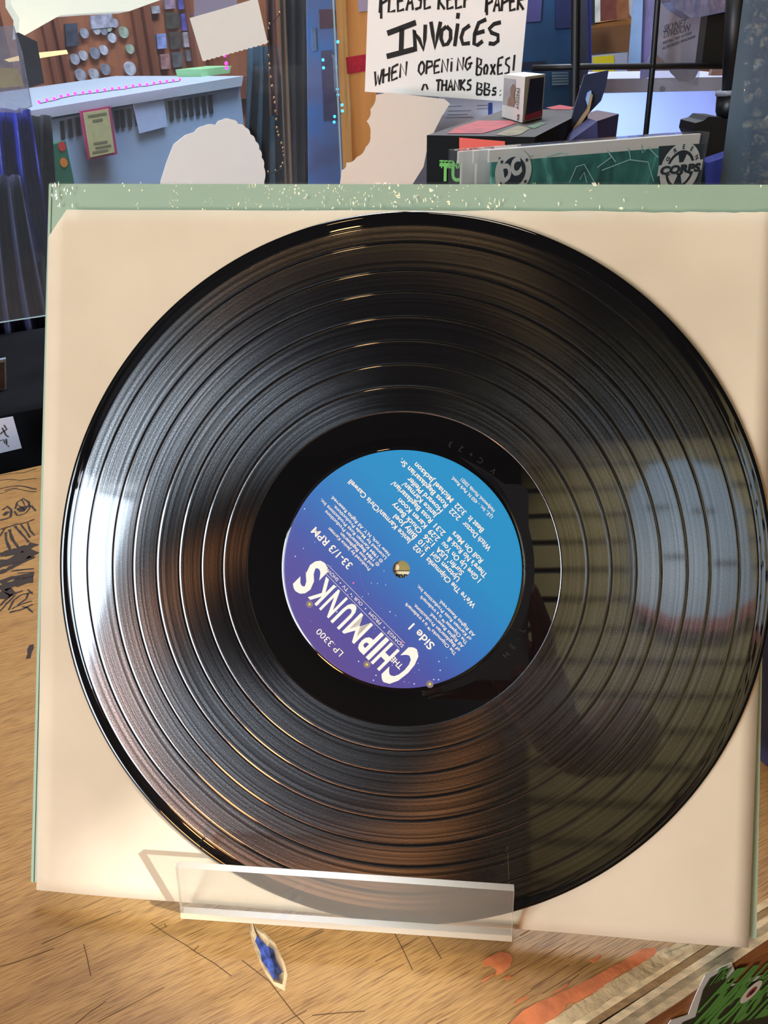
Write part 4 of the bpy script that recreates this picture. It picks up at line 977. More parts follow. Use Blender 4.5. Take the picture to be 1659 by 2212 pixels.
MB().poly([ctop(x, y) for x, y in zc([(750, 600), (840, 560), (950, 520), (1050, 545), (960, 600), (860, 612)], 3.95, 880, 140)]).build('khaki_print', K['kraft'], carton)
MB().poly([ctop(x, y) for x, y in zc([(1180, 370), (1300, 345), (1420, 365), (1400, 385), (1250, 385)], 3.95, 880, 140)]).build('red_print', K['redprint'], carton)
MB().poly([ctop(x, y) for x, y in zc([(1020, 530), (1130, 490), (1190, 500), (1080, 550)], 3.95, 880, 140)]).build('green_print', mat('dark_green_print', (66, 96, 58), 0.5, var=0.4, scale=60), carton)
MB().prism([cfr(993, 297), cfr(1092, 305), cfr(1090, 330), cfr(993, 330)], fo * 0.0008).build('orange_label', K['orangeprint'], carton)
gt = MB()
vx = (cfr(1010, 370) - cfr(970, 370)).normalized()
put_text(gt, 'TEENAGE MUTANT NINJA', cfr(950, 362) + fo * 0.0008, bn, UP, 0.0075, bold=0.02, sx=0.8)
put_text(gt, 'TURTLES', cfr(950, 389) + fo * 0.0008, bn, UP, 0.017, bold=0.03, sx=0.85)
gt.build('lettering', K['greenprint'], carton)
# little figure carton on top
fl, fc, frr = atz(1084, 254, ZT), atz(1128, 267, ZT), atz(1171, 256, ZT)
ht = 0.040
hq = wp(1128, 168, fc.y).z - fc.z
fig = thing('figure_carton', 'small white window carton lettered FREDDY standing on the black carton', 'carton', (fc.x, fc.y, ZT))
bk = fl + frr - fc
K['wcard'] = mat('white_card', (226, 218, 206), 0.5)
base = [fl, fc, frr, bk]; up_ = UP * hq
base = [p + UP * 0.0006 for p in base]
MB().prism(base, up_).build('box', K['wcard'], fig)
def face(p, q, s_, t, off=0.0005):
    n_ = (q - p).cross(UP).normalized(); n_ = n_ if n_.y < 0 else -n_
    return p + (q - p) * s_ + UP * (hq * t + 0.0006) + n_ * off
w1_ = MB().poly([face(fl, fc, s_, t) for s_, t in ((0.04, 0.3), (0.6, 0.3), (0.6, 0.92), (0.04, 0.92))]).build('window_print', mat('grey_window', (150, 146, 150), 0.2), fig)
MB().poly([face(fl, fc, s_, t, 0.0008) for s_, t in ((0.3, 0.3), (0.58, 0.3), (0.66, 0.45), (0.58, 0.6), (0.66, 0.72), (0.5, 0.82), (0.38, 0.7), (0.42, 0.55), (0.3, 0.45))]).build('brown_print', mat('taupe_print', (140, 110, 92), 0.6), fig)
MB().poly([face(fc, frr, s_, t) for s_, t in ((0.1, 0.1), (0.92, 0.1), (0.92, 0.94), (0.22, 0.94))]).build('dark_print', mat('navy_print', (30, 32, 66), 0.3), fig)
MB().poly([face(fc, frr, s_, t, 0.0008) for s_, t in ((0.08, 0.04), (0.94, 0.04), (0.94, 0.2), (0.08, 0.16))]).build('magenta_band', mat('crimson_band', (196, 22, 66), 0.4), fig)
ft = MB(); hx = (fc - fl).normalized()
put_text(ft, 'FREDDY', face(fl, fc, 0.70, 0.74, 0.001), -UP, hx, 0.0115, bold=0.01, fit=hq * 0.47)
ft.ring(face(fl, fc, 0.84, 0.1, 0.001), 0.0012, 0.0024, hx, UP, 16)
ft.build('lettering', K['ink'], fig)

# graded slabs: clear cases with a printed insert
YS = 0.46
K['case'] = clear('clear_case', (0.96, 0.97, 0.98), haze=0.035, hazecol=(225, 225, 230), gloss=0.04, rough=0.04)
def swirl():
    M = bpy.data.materials.new('green_swirl_print'); M.use_nodes = True; nt = M.node_tree; N = nt.nodes; L = nt.links; b = N['Principled BSDF']
    tc = N.new('ShaderNodeTexCoord'); nz = N.new('ShaderNodeTexNoise'); nz.inputs['Scale'].default_value = 26; nz.inputs['Detail'].default_value = 3; nz.inputs['Distortion'].default_value = 1.6; L.new(tc.outputs['Object'], nz.inputs['Vector'])
    r = N.new('ShaderNodeValToRGB'); L.new(nz.outputs[0], r.inputs[0]); e = r.color_ramp.elements
    e[0].position = 0.30; e[0].color = lin((18, 44, 44)); e[1].position = 0.66; e[1].color = lin((150, 212, 196))
    q = e.new(0.48); q.color = lin((36, 110, 98)); q = e.new(0.58); q.color = lin((60, 140, 124))
    L.new(r.outputs[0], b.inputs['Base Color']); b.inputs['Roughness'].default_value = 0.35
    return M
K['swirl'] = swirl(); K['silver'] = mat('silver_grey_ink', (226, 223, 214), 0.5); K['navyp'] = mat('dark_green_ink', (20, 40, 46), 0.5)
pl, pr_ = wp(1064, 316, YS), wp(1527, 290, YS + 0.055)
sx_ = (pr_ - pl); sx_.z = 0; sxn = sx_.normalized(); sn = Vector((sxn.y, -sxn.x, 0))
slab_z = (wp(1064, 316, YS).z + wp(1527, 290, YS + 0.055).z) / 2
def sl(px, py, off=0.0): return onplane(px, py, pl + sn * off, sn)
for i in range(3):
    t = thing('graded_case', ['clear plastic case with a green printed insert standing behind the cover', 'clear plastic case directly behind the green one', 'rearmost clear plastic case behind the green one'][i], 'plastic case', (pl.x, pl.y, 0), 'clear cases behind the cover')
    o_ = -sn * (0.0095 * i) - sxn * (0.0045 * i)
    x0, x1 = (-0.004, sx_.length + 0.002)
    base = [pl + sxn * x0 + o_, pl + sxn * x1 + o_]
    zt = slab_z - 0.001 * i
    fr_ = [Vector((base[0].x, base[0].y, 0.001)), Vector((base[1].x, base[1].y, 0.001)), Vector((base[1].x, base[1].y, zt)), Vector((base[0].x, base[0].y, zt))]
    MB().prism(fr_, -sn * 0.008).build('shell', K['case'], t)
    ins = [fr_[0] + sxn * 0.006 + UP * 0.008, fr_[1] - sxn * 0.005 + UP * 0.008, fr_[2] - sxn * 0.005 - UP * 0.0072, fr_[3] + sxn * 0.006 - UP * 0.0072]
    MB().prism([p - sn * 0.003 for p in ins], -sn * 0.002).build('insert', K['swirl'] if i == 0 else K['wcard'], t)
    MB().prism([fr_[3] + sxn * 0.004 - UP * 0.0072 - sn * 0.003, fr_[2] - sxn * 0.004 - UP * 0.0072 - sn * 0.003, fr_[2] - sxn * 0.004 - UP * 0.001 - sn * 0.003, fr_[3] + sxn * 0.004 - UP * 0.001 - sn * 0.003], -sn * 0.002).build('header_strip', K['wcard'], t)
    if i == 0:
        for px, mm in (([(1078, 340), (1128, 336), (1128, 420), (1078, 420)], K['navyp']), ([(1424, 316), (1521, 310), (1524, 420), (1424, 420)], K['navyp'])):
            MB().prism([sl(x, y, -0.0026) for x, y in px], -sn * 0.0004).build('dark_print', mm, t)
        e = MB(); c = sl(1109, 371, -0.0022); r = 0.0118
        e.disc(c, r, sxn, UP, 32); o1 = e.build('emblem_disc', K['silver'], t)
        e = MB(); e.disc(c + sn * 0.0002, r * 0.66, sxn, UP, 32); e.build('emblem_core', K['navyp'], t)
        e = MB(); put_text(e, 'DC', c + sn * 0.0004 - sxn * 0.0072 - UP * 0.0052, (sxn * 0.93 + UP * 0.37), UP * 0.93 - sxn * 0.25, 0.0125, bold=0.06, sx=0.75)
        e.build('emblem_lettering', K['silver'], t)
        e = MB()
        for a_ in (35, 145, 215, 325):
            q = c + sn * 0.0003 + sxn * r * .83 * math.cos(math.radians(a_)) + UP * r * .83 * math.sin(math.radians(a_)); pts = []
            for k_ in range(10): pts.append(q + (sxn * math.cos(k_ * math.pi / 5 + math.pi / 2) + UP * math.sin(k_ * math.pi / 5 + math.pi / 2)) * (0.0013 if k_ % 2 == 0 else 0.0006))
            e.poly(pts)
        e.build('emblem_stars', K['navyp'], t)
        # round team emblem with lettering across it
        c = sl(1469, 366, -0.0020); e = MB()
        e.ring(c, 0.0108, 0.0152, sxn, UP, 40)
        for a0_ in (20, 110, 200, 290): e.ring(c, 0.0035, 0.0090, sxn, UP, 8, 0, math.radians(a0_), math.radians(a0_ + 48))
        e.prism([c + sxn * x + UP * z for x, z in ((-0.0168, -0.0026), (0.0168, -0.0014), (0.0168, 0.0046), (-0.0168, 0.0034))], sn * 0.0001)
        e.build('team_emblem', K['silver'], t)
        e = MB()
        put_text(e, 'CORPS', c + sn * 0.0004 - sxn * 0.0155 - UP * 0.0018, sxn, UP, 0.0062, bold=0.06, fit=0.031)
        for q, ch in enumerate('GREEN'):
            an_ = math.radians(150 - 30 * q); cc = sxn * math.cos(an_) + UP * math.sin(an_); tt = sxn * math.sin(an_) - UP * math.cos(an_)
            put_text(e, ch, c + cc * 0.0116 + sn * 0.0003 - tt * 0.001, tt, cc, 0.0036, bold=0.03)
        e.build('team_lettering', K['navyp'], t)
        sw = MB()
        for s_ in ([(1100, 352), (1130, 345), (1150, 335)], [(1230, 395), (1245, 360), (1262, 355), (1285, 395)], [(1290, 362), (1320, 340), (1312, 325), (1330, 350)], [(1355, 318), (1360, 330), (1362, 345)], [(1385, 312), (1388, 330), (1400, 318), (1422, 340)], [(1300, 368), (1360, 345), (1400, 350), (1412, 392)], [(1180, 338), (1210, 330), (1225, 334)], [(1252, 388), (1262, 372), (1268, 395)]):
            sw.ribbon([sl(x, y, -0.0024) for x, y in s_], 0.0006, sn)
        sw.build('swirl_lines', mat('pale_mint_ink', (168, 216, 204), 0.5), t)

# open navy carton and violet carton behind
oc = thing('open_carton', 'navy blue carton with a raised flap behind the clear cases', 'carton', Vector((wp(1270, 300, 0.74).x, 0.74, 0)))
K['navyc'] = mat('navy_card', (46, 54, 92), 0.4, var=0.4, scale=18); K['tan'] = mat('tan_card_edge', (176, 142, 102), 0.8)
fz = zc([(95, 640), (300, 600), (275, 740), (235, 860), (5, 1100), (-25, 1060), (5, 930)], 3.95, 1239, 0)
wprism(fz, 0.735, 0.003, mat('dark_navy_card', (34, 42, 66), 0.35, var=0.4, scale=18), 'flap', oc)
wprism(zc([(-5, 1110), (120, 930), (150, 800), (165, 810), (135, 950), (20, 1120)], 3.95, 1239, 0), 0.730, 0.004, K['tan'], 'flap_edge', oc)
wprism(zc([(120, 790), (150, 770), (160, 840), (120, 900), (105, 850)], 3.95, 1239, 0), 0.732, 0.002, mat('pale_blue_print', (150, 180, 226), 0.4), 'print', oc)
b1, b2, b3 = wp(1236, 300, 0.76), wp(1288, 264, 0.80), wp(1337, 244, 0.86)
wprism([(1196, 330), (1232, 304), (1290, 262), (1292, 330)], 0.70, 0.03, mat('slate_violet_card', (62, 62, 104), 0.5, var=0.2, scale=15), 'body', oc)
vc = thing('violet_carton', 'flat violet blue carton with a brown top beside the open navy carton', 'carton', Vector((wp(1310, 300, 0.86).x, 0.86, 0)))
vz = wp(1336, 246, 0.88).z
q0, q1, q2 = atz(1286, 263, vz), atz(1337, 246, vz), atz(1290, 238, vz)
q3 = q0 + (q2 - q1)
bx = [q0, q1, q2, q3]
mesh_obj('body', bx + [Vector((p.x, p.y, 0.0)) for p in bx], [(0, 1, 2, 3), (0, 4, 5, 1), (1, 5, 6, 2), (2, 6, 7, 3), (3, 7, 4, 0), (7, 6, 5, 4)], [mat('brown_card_top', (96, 76, 82), 0.5), mat('violet_card', (84, 84, 158), 0.5, var=0.25, scale=15)], vc, mi=[0, 1, 1, 1, 1, 1])
# invoice papers
iv = thing('invoice_sheet', 'lilac white printed invoice sheet hanging behind the black carton', 'paper', wp(1010, 290, 0.93))
wprism([(950, 205), (1130, 200), (1130, 330), (925, 330)], 0.93, 0.0006, mat('lilac_white_paper', (196, 198, 214), 0.8), 'sheet', iv)
im = MB()
for x, y, w_ in ((968, 230, 30), (968, 240, 50), (966, 248, 44), (1030, 228, 28), (1030, 235, 30), (962, 254, 60)):
    im.ribbon([wp(x, y, 0.9295), wp(x + w_, y - 1, 0.9295)], 0.0007, (0, -1, 0))
im.ribbon([wp(1059, 222, 0.9295), wp(1059, 248, 0.9295)], 0.0045, (0, -1, 0), 1)
im.build('print', [mat('grey_ink', (120, 122, 140), 0.7), mat('blue_ink', (40, 62, 140), 0.6)], iv)

# ------------------------------------------------------------------ right: grid, shelf, hanging goods
YG = 0.98
grid = thing('wire_grid', 'black wire grid panel in front of the white shelf', 'grid', wp(1400, 290, YG))
def gridp(px, py): return wp(px, py, YG)
bw = 0.0032
MB().tube([gridp(1426, -60), gridp(1421, 0), gridp(1410, 143), gridp(1394, 300), gridp(1378, 470)], bw, 8).build('bar', K['gridblack'], grid, True)
MB().tube([gridp(1246, -60), gridp(1244, 0), gridp(1243, 143), gridp(1240, 300), gridp(1236, 470)], bw * 1.6, 8).build('bar', K['gridblack'], grid, True)
MB().tube([gridp(1600, -60), gridp(1592, 100), gridp(1570, 470)], bw, 8).build('bar', K['gridblack'], grid, True)
MB().tube([gridp(1150, 147), gridp(1270, 144), gridp(1410, 143), gridp(1640, 142)], bw, 8).build('bar', K['gridblack'], grid, True)
MB().tube([gridp(1150, 400), gridp(1410, 396), gridp(1640, 394)], bw, 8).build('bar', K['gridblack'], grid, True)
# white shelf unit with blue light
K['shelfw'] = mat('white_laminate', (176, 180, 204), 0.45)
YW = 1.50
shw = thing('white_shelf', 'white laminate shelf unit washed in blue light, behind the wire grid', 'shelf', wp(1450, 640, YW))
wprism([(1270, 171), (1640, 165), (1640, 194), (1270, 202)], YW - 0.25, 0.27, K['shelfw'], 'shelf_board', shw)
wprism([(1150, 172), (1660, 168), (1660, 640), (1150, 640)], YW + 0.03, 0.02, K['shelfw'], 'back_panel', shw)
MB().tube([wp(1430, 192, YW - 0.252), wp(1430, 192, YW - 0.249)], 0.0035, 12).build('screw_hole', mat('screw_grey', (110, 110, 118), 0.5), shw)
wprism([(1230, 470), (1640, 470), (1640, 500), (1230, 500)], YW - 0.25, 0.27, K['shelfw'], 'shelf_board', shw)
lamp('shelf_strip_light', 'AREA', tuple(wp(1450, 215, YW - 0.16)), 1.5, (0.36, 0.50, 1.0), tuple(wp(1450, 420, YW - 0.08)), shape='RECTANGLE', size=0.30, size_y=0.03)
# wooden bookcase further back
K['bcase'] = mat('oak_board', (176, 118, 62), 0.5, var=0.12, scale=8, stretch=(1, 8, 8))
YB = 1.95
bcs = thing('oak_bookcase', 'oak bookcase shelf seen through the wire grid at the top right', 'bookcase', wp(1320, 300, YB))
wprism([(1262, 56), (1366, 40), (1366, 52), (1262, 62)], YB, 0.2, K['bcase'], 'shelf_board', bcs)
wprism([(1240, -80), (1640, -80), (1640, 170), (1240, 170)], YB + 0.21, 0.02, mat('brown_board', (122, 84, 52), 0.6, var=0.1), 'back_panel', bcs)
wprism([(1262, 168), (1366, 168), (1366, 180), (1262, 182)], YB, 0.2, K['bcase'], 'shelf_board', bcs)
books = [((1262, 1285), (-40, 56), (36, 44, 52)), ((1285, 1297), (-40, 48), (216, 214, 206)), ((1298, 1332), (-40, 46), (120, 64, 54)), ((1332, 1358), (-40, 42), (150, 96, 62))]
for i, ((x0, x1), (y0, y1), c) in enumerate(books):
    t = wprism([(x0, y0), (x1, y0), (x1, y1 - (x1 - x0) * .1), (x0, y1)], YB - 0.004, 0.14, mat('book_%d' % i, c, 0.5, var=0.35, scale=30), 'book')
    tag(t, ['dark slate book, leftmost on the oak shelf', 'white spined book on the oak shelf', 'russet picture book on the oak shelf', 'amber brown book, rightmost on the oak shelf'][i], 'book')
yb = thing('boxed_volume', 'white boxed volume with a yellow panel lying under the oak shelf', 'box', wp(1320, 168, YB))
wprism([(1279, 120), (1356, 113), (1354, 168), (1279, 170)], YB + 0.01, 0.12, K['shelfw'], 'box', yb)
wprism([(1281, 123), (1326, 119), (1328, 168), (1281, 169)], YB + 0.008, 0.002, mat('bright_yellow', (226, 206, 40), 0.5), 'yellow_panel', yb)
# hanging posters left of the grid
bp_ = thing('blue_poster', 'tall blue poster board hanging between the sign and the wire grid', 'poster', wp(1195, 300, 1.12))
wprism([(1128, -60), (1246, -60), (1243, 300), (1110, 300)], 1.12, 0.004, mat('cobalt_poster', (46, 92, 140), 0.5, var=0.25, scale=12), 'board', bp_)
wprism([(1136, -20), (1172, -20), (1168, 46), (1134, 48)], 1.116, 0.003, mat('violet_panel', (92, 92, 160), 0.5, var=0.3, scale=30), 'panel', bp_)
wprism([(1126, 135), (1178, 132), (1178, 146), (1126, 150)], 1.116, 0.003, mat('slate_panel', (44, 56, 84), 0.5), 'panel', bp_)
pm = MB()
for i in range(5): pm.ribbon([wp(1192, 158 + i * 6, 1.115), wp(1228, 157 + i * 6, 1.115)], 0.0022, (0, -1, 0))
pm.build('print', mat('pale_aqua_ink', (132, 172, 200), 0.6), bp_)
wprism([(1200, -30), (1236, -32), (1234, 60), (1200, 62)], 1.116, 0.003, mat('deep_blue_panel', (50, 62, 110), 0.5, var=0.3, scale=30), 'panel', bp_)
for i, (px, c, lab) in enumerate(([[(1246, -40), (1268, -40), (1272, 150), (1262, 190), (1244, 180)], (66, 78, 110), 'narrow slate blue sleeve hanging at the left of the grid opening'], [[(1268, -40), (1276, -40), (1278, 140), (1270, 142)], (70, 90, 220), 'vivid blue strip hanging at the left of the grid opening'], [[(1371, -30), (1390, -30), (1384, 138), (1358, 138)], (150, 190, 240), 'bright ice blue sleeve hanging left of the grey card'], [[(1390, -30), (1424, -30), (1410, 165), (1384, 172)], (128, 124, 176), 'lavender sleeve hanging just left of the grey card'], [[(1358, -30), (1372, -30), (1366, 40), (1360, 30)], (190, 186, 180), 'pale grey sleeve beside the russet book'])):
    tag(wprism(px, 1.06 + 0.008 * i, 0.003, mat('sleeve_%d' % i, c, 0.35, var=0.15, scale=20), 'hanging_sleeve'), lab, 'sleeve')
# bagged card
hc = thing('bagged_card', 'grey card lettered SKYNET DIVISION in a clear bag hanging on the grid', 'card', wp(1460, 186, 1.03))
YC = 1.03
K['greycard'] = mat('warm_grey_card', (150, 146, 156), 0.7)
cpx = zc([(740, -150), (1150, -150), (1150, 140), (1100, 540), (1040, 660), (980, 700), (900, 690), (830, 620), (770, 520), (715, 470)], 3.95, 1239, 0)
wprism(cpx, YC, 0.002, K['greycard'], 'card', hc)
ct = MB()
def ctxt(s_, X, Y, h, x1, Y1, bold):
    p0 = wp(1239 + X / 3.95, Y / 3.95, YC - 0.0006); p1 = wp(1239 + x1 / 3.95, Y1 / 3.95, YC - 0.0006); X_ = (p1 - p0); L_ = X_.length; X_ = X_.normalized()
    put_text(ct, s_, p0, X_, Vector((0.12, 0, 0.99)), h, bold=bold, fit=L_)
ctxt('SKYNET', 765, 275, 0.0098, 955, 215, 0.02); ctxt('DIVISION', 765, 325, 0.0098, 985, 262, 0.02)
ctxt('RESTRICTED ACCESS', 760, 378, 0.0036, 1005, 290, 0.03); ctxt('AUTHORIZED PERSONNEL', 755, 425, 0.0036, 1040, 318, 0.03)
ct.build('lettering', mat('charcoal_ink', (48, 46, 54), 0.7), hc)
K['poly'] = clear('poly_bag', (0.97, 0.97, 1.0), haze=0.07, hazecol=(200, 205, 235), gloss=0.09, rough=0.08, bump=0.8, bscale=50)
wprism(zc([(600, -150), (1160, -150), (1135, 250), (1060, 735), (830, 690), (590, 670), (690, 400)], 3.95, 1239, 0), YC - 0.004, 0.008, K['poly'], 'bag', hc)
# plastic bag bottom hanging at top right
pb = MB(); N_ = 24
K['poly2'] = clear('heavy_poly', (0.86, 0.88, 0.97), haze=0.28, hazecol=(128, 134, 176), gloss=0.12, rough=0.08, bump=1.0, bscale=34)
hb = wprism(zc([(810, -150), (830, 20), (900, 90), (1000, 152), (1060, 150), (1300, 100), (1450, 66), (1460, -150)], 3.95, 1239, 0), 0.96, 0.03, K['poly2'], 'hanging_bag')
tag(hb, 'rounded bottom of a clear blue tinted bag hanging at the top right', 'bag')
dk = wprism(zc([(1145, 130), (1330, 90), (1300, 560), (1090, 560)], 3.95, 1239, 0), YG + 0.0035, 0.02, K['black'], 'black_board'); tag(dk, 'black board hanging between the grey card and the black pole', 'board')
ph = wprism(zc([(1290, 370), (1310, 480), (1290, 668), (1180, 672), (1165, 660), (1210, 500)], 3.95, 1239, 0), 1.30, 0.01, mat('tan_photo', (150, 112, 92), 0.5, var=0.5, scale=40), 'photo_print'); tag(ph, 'tan and pink photo print leaning on the white shelf by the black pole', 'print')
# black pole with clamp
YP = 0.80
pole = thing('pole_stand', 'black pole with a thick collar and clamp block on the counter at the right', 'stand', Vector((wp(1560, 390, YP).x, YP, 0)))
t0, t1 = wp(1592, -60, YP), wp(1579, 192, YP)
MB().tube([t0, t1], 0.0080, 20).build('tube', K['gridblack'], pole, True)
c0, c1, c2, c3 = wp(1577, 194, YP), wp(1576, 204, YP), wp(1573, 238, YP), wp(1571, 256, YP)
MB().tube([c0, c1], 0.0125, 20).build('washer', mat('grey_ring', (130, 130, 140), 0.3), pole, True)
MB().tube([c1, c2, c3], [0.0112, 0.0112, 0.0085], 20).build('collar', K['black'], pole, True)
cl = zc([(1025, 1120), (1040, 1050), (1110, 1030), (1150, 995), (1260, 1000), (1300, 1030), (1430, 1010), (1430, 1290), (1420, 1700), (1180, 1700), (1150, 1400)], 3.95, 1239, 0)
wprism(cl, YP - 0.02, 0.04, K['gridblack'], 'clamp_block', pole)
MB().box(Vector((wp(1575, 390, YP).x, YP, 0.10)), 0.05, 0.04, 0.2).build('foot_block', K['gridblack'], pole)
K['bluepl'] = clear('blue_plastic', (0.5, 0.56, 0.9), haze=0.35, hazecol=(90, 100, 190), gloss=0.08)
tq4 = [wp(x, y, 0.66) for x, y in ((1530, 352), (1600, 328), (1602, 480), (1540, 480))]; tq4[2].z = tq4[3].z = 0.001
bt = MB().prism(tq4, Vector((0, 0.02, 0))).build('blue_tray', K['bluepl']); tag(bt, 'translucent blue plastic tray edge in front of the pole clamp', 'tray')
# wrapped parcel at the right edge
wr = thing('wrapped_parcel', 'slate grey parcel in crinkled clear wrap at the right edge', 'parcel', Vector((wp(1640, 395, 0.56).x, 0.56, 0)))
K['wrap'] = clear('crinkled_wrap', (0.94, 0.96, 0.98), haze=0.12, hazecol=(150, 165, 190), gloss=0.16, rough=0.08, bump=1.0, bscale=60)
yw = 0.55
pbx = [wp(1622, -60, yw), wp(1800, -60, yw), wp(1800, 400, yw), wp(1616, 400, yw)]
pbx[2].z = 0.0; pbx[3].z = 0.0
MB().prism([p + Vector((0, 0.006, 0)) for p in pbx], Vector((0.0135, 0.03, 0))).build('parcel', mat('slate_grey_card', (84, 100, 112), 0.5, var=0.2, scale=8), wr)
wv = MB(); nx, nz = 16, 40
for j in range(nz + 1):
    for i in range(nx + 1):
        x = 1606 + (1800 - 1606) * i / nx + (6 - 9 * j / nz) * (1 - i / nx); y = -60 + 460 * j / nz
        p = wp(x, y, yw); p.y += random.uniform(-0.002, 0.0015) * (1 if i else 2); wv.v.append(p)
for j in range(nz):
    for i in range(nx):
        a_ = j * (nx + 1) + i; wv.f.append((a_, a_ + nx + 1, a_ + nx + 2, a_ + 1)); wv.m.append(0)
wv.build('clear_wrap', K['wrap'], wr, True)
# blue tub that shows right of the cover
tb = MB(); tq = atz(1672, 1655, 0.0)
bt2 = MB().prism([tq + Vector((-0.004, 0.0, 0)), tq + Vector((0.10, 0.04, 0)), tq + Vector((0.10, 0.04, 0.11)), tq + Vector((-0.004, 0.0, 0.11))], Vector((-0.02, 0.05, 0))).build('blue_carton', mat('dusk_blue_card', (74, 84, 140), 0.5))
tag(bt2, 'dusk blue carton just right of the green cover edge', 'carton')

# sticker on the counter's front
FN = TW
def fp(px, py, off=0.0): return onplane(px, py, FQ + FN * off, FN)
stk = thing('shop_sticker', 'die cut green and black sticker lettered FUN BOX MONSTER on the counter front', 'sticker', fp(1600, 2200))
wb = z3([(1150, 840), (1200, 770), (1280, 745), (1300, 690), (1330, 620), (1360, 560), (1440, 520), (1485, 500), (1502, 540), (1470, 592), (1500, 600), (1600, 565), (1700, 545), (1760, 540), (1760, 900), (1150, 900)])
MB().prism([fp(x, y, 0.0003) for x, y in wb], FN * 0.0003).build('backing', mat('white_vinyl', (206, 204, 192), 0.4), stk)
ib = z3([(1215, 840), (1255, 785), (1315, 760), (1335, 690), (1352, 630), (1385, 575), (1445, 540), (1470, 530), (1455, 590), (1470, 618), (1600, 590), (1740, 560), (1740, 880), (1215, 880)])
MB().prism([fp(x, y, 0.0007) for x, y in ib], FN * 0.0002).build('dark_print', mat('dark_olive_vinyl', (40, 46, 26), 0.4), stk)
gl_ = MB()
def ftxt(s_, X, Y, X1, Y1, h, bold, slant=0.2):
    p0, p1 = [fp(*z3([q])[0], 0.0011) for q in ((X, Y), (X1, Y1))]; d_ = p1 - p0; L_ = d_.length; d_ = d_.normalized()
    put_text(gl_, s_, p0, d_, FN.cross(d_), h, bold=bold, fit=L_, slant=slant)
ftxt('The', 1370, 615, 1455, 575, 0.014, 0.02); ftxt('FUN BOX', 1330, 728, 1680, 645, 0.034, 0.05); ftxt('MONSTER', 1270, 830, 1700, 735, 0.034, 0.05)
gl_.build('lettering', mat('leaf_green_vinyl', (88, 146, 62), 0.4), stk)
e = MB(); ec = fp(*z3([(1580, 640)])[0], 0.0015); e.disc(ec, 0.007, TU, UP, 20, 0, 0.008); e.disc(ec + FN * 0.0002, 0.0035, TU, UP, 14, 1); e.disc(ec + FN * 0.0004, 0.0016, TU, UP, 10, 2)
e.build('eyeball', [mat('bone_white_vinyl', (214, 206, 186), 0.4), mat('iris_red', (150, 50, 40), 0.4), K['ink']], stk)

# ------------------------------------------------------------------ behind the photographer: what the record mirrors
# pendant lamp
PL = Vector((-0.33, -0.54, 1.46))
pen = thing('pendant_lamp', 'small warm globe pendant lamp hanging over the counter', 'lamp', PL)
MB().ball(PL, 0.045, 20).build('globe', emis('warm_globe', (255, 206, 146), 34.0), pen, True)
MB().tube([PL + UP * 0.045, Vector((PL.x, PL.y, ZC))], 0.004, 8).build('cord', K['black'], pen)
MB().tube([PL + UP * 0.04, PL + UP * 0.10], 0.02, 12).build('socket', K['black'], pen)
# added low warm lamp, unseen, makes the record's bronze streak
LL = Vector((-1.05, -1.85, 0.14))
lowl = thing('added_globe_lamp', 'made-up warm globe lamp on a tall stand behind the photographer', 'lamp', (LL.x, LL.y, ZF))
MB().ball(LL, 0.16, 20).build('globe', emis('amber_globe', (255, 168, 98), 60.0), lowl, True)
MB().tube([Vector((LL.x, LL.y, ZF + 0.01)), LL - UP * 0.15], 0.012, 10).build('stem', K['black'], lowl)
MB().tube([Vector((LL.x, LL.y, ZF)), Vector((LL.x, LL.y, ZF + 0.02))], 0.13, 24).build('base', K['black'], lowl)
# slat wall with a grey shell hung on it
slw = thing('slat_wall', 'olive slat wall behind the photographer, mirrored in the record', 'slat wall', (0.7, Y0 + 0.05, ZF))
K['slat'] = mat('olive_slat', (150, 134, 84), 0.6, var=0.15, scale=5)
MB().box((0.75, Y0 + 0.012, 0.5), 1.4, 0.02, 2.9).build('backing', K['dark'], slw)
base = None
for i in range(19):
    z = -0.35 + i * 0.125
    if base is None: base = MB().box((0, 0, 0), 1.4, 0.022, 0.098).build('slat', K['slat'], None); base.parent = slw; o = base
    else: o = base.copy(); COL.objects.link(o)
    o.parent = slw; o.matrix_parent_inverse = Matrix.Translation(slw.location).inverted(); o.location = (0.75, Y0 + 0.034, z)
gs_ = thing('grey_shell', 'grey blue moulded shell with four slots and a red hem hung on the slat wall', 'shell', (0.68, Y0 + 0.08, 1.2))
K['shell'] = mat('grey_blue_plastic', (150, 172, 190), 0.4)
def shp(pts, y, th, mm, name):
    return MB().prism([Vector((0.68 + x, Y0 + 0.05 + y, 1.52 + z)) for x, z in pts], Vector((0, th, 0))).build(name, mm, gs_)
shp([(-0.22, -0.30), (-0.10, -0.36), (0.08, -0.36), (0.20, -0.28), (0.22, 0.10), (0.16, 0.28), (0.04, 0.34), (-0.10, 0.32), (-0.20, 0.18)], 0.0, 0.05, K['shell'], 'body')
shp([(-0.21, -0.34), (-0.10, -0.41), (0.08, -0.41), (0.21, -0.32), (0.20, -0.28), (0.08, -0.36), (-0.10, -0.36), (-0.22, -0.30)], 0.0, 0.055, mat('red_hem', (150, 30, 24), 0.5), 'hem')
for x, z in ((-0.10, 0.10), (0.07, 0.08), (-0.06, -0.12), (0.12, -0.15)): shp([(x - 0.045, z), (x + 0.045, z), (x + 0.045, z + 0.02), (x - 0.045, z + 0.02)], 0.05, 0.003, K['slot'], 'slot')
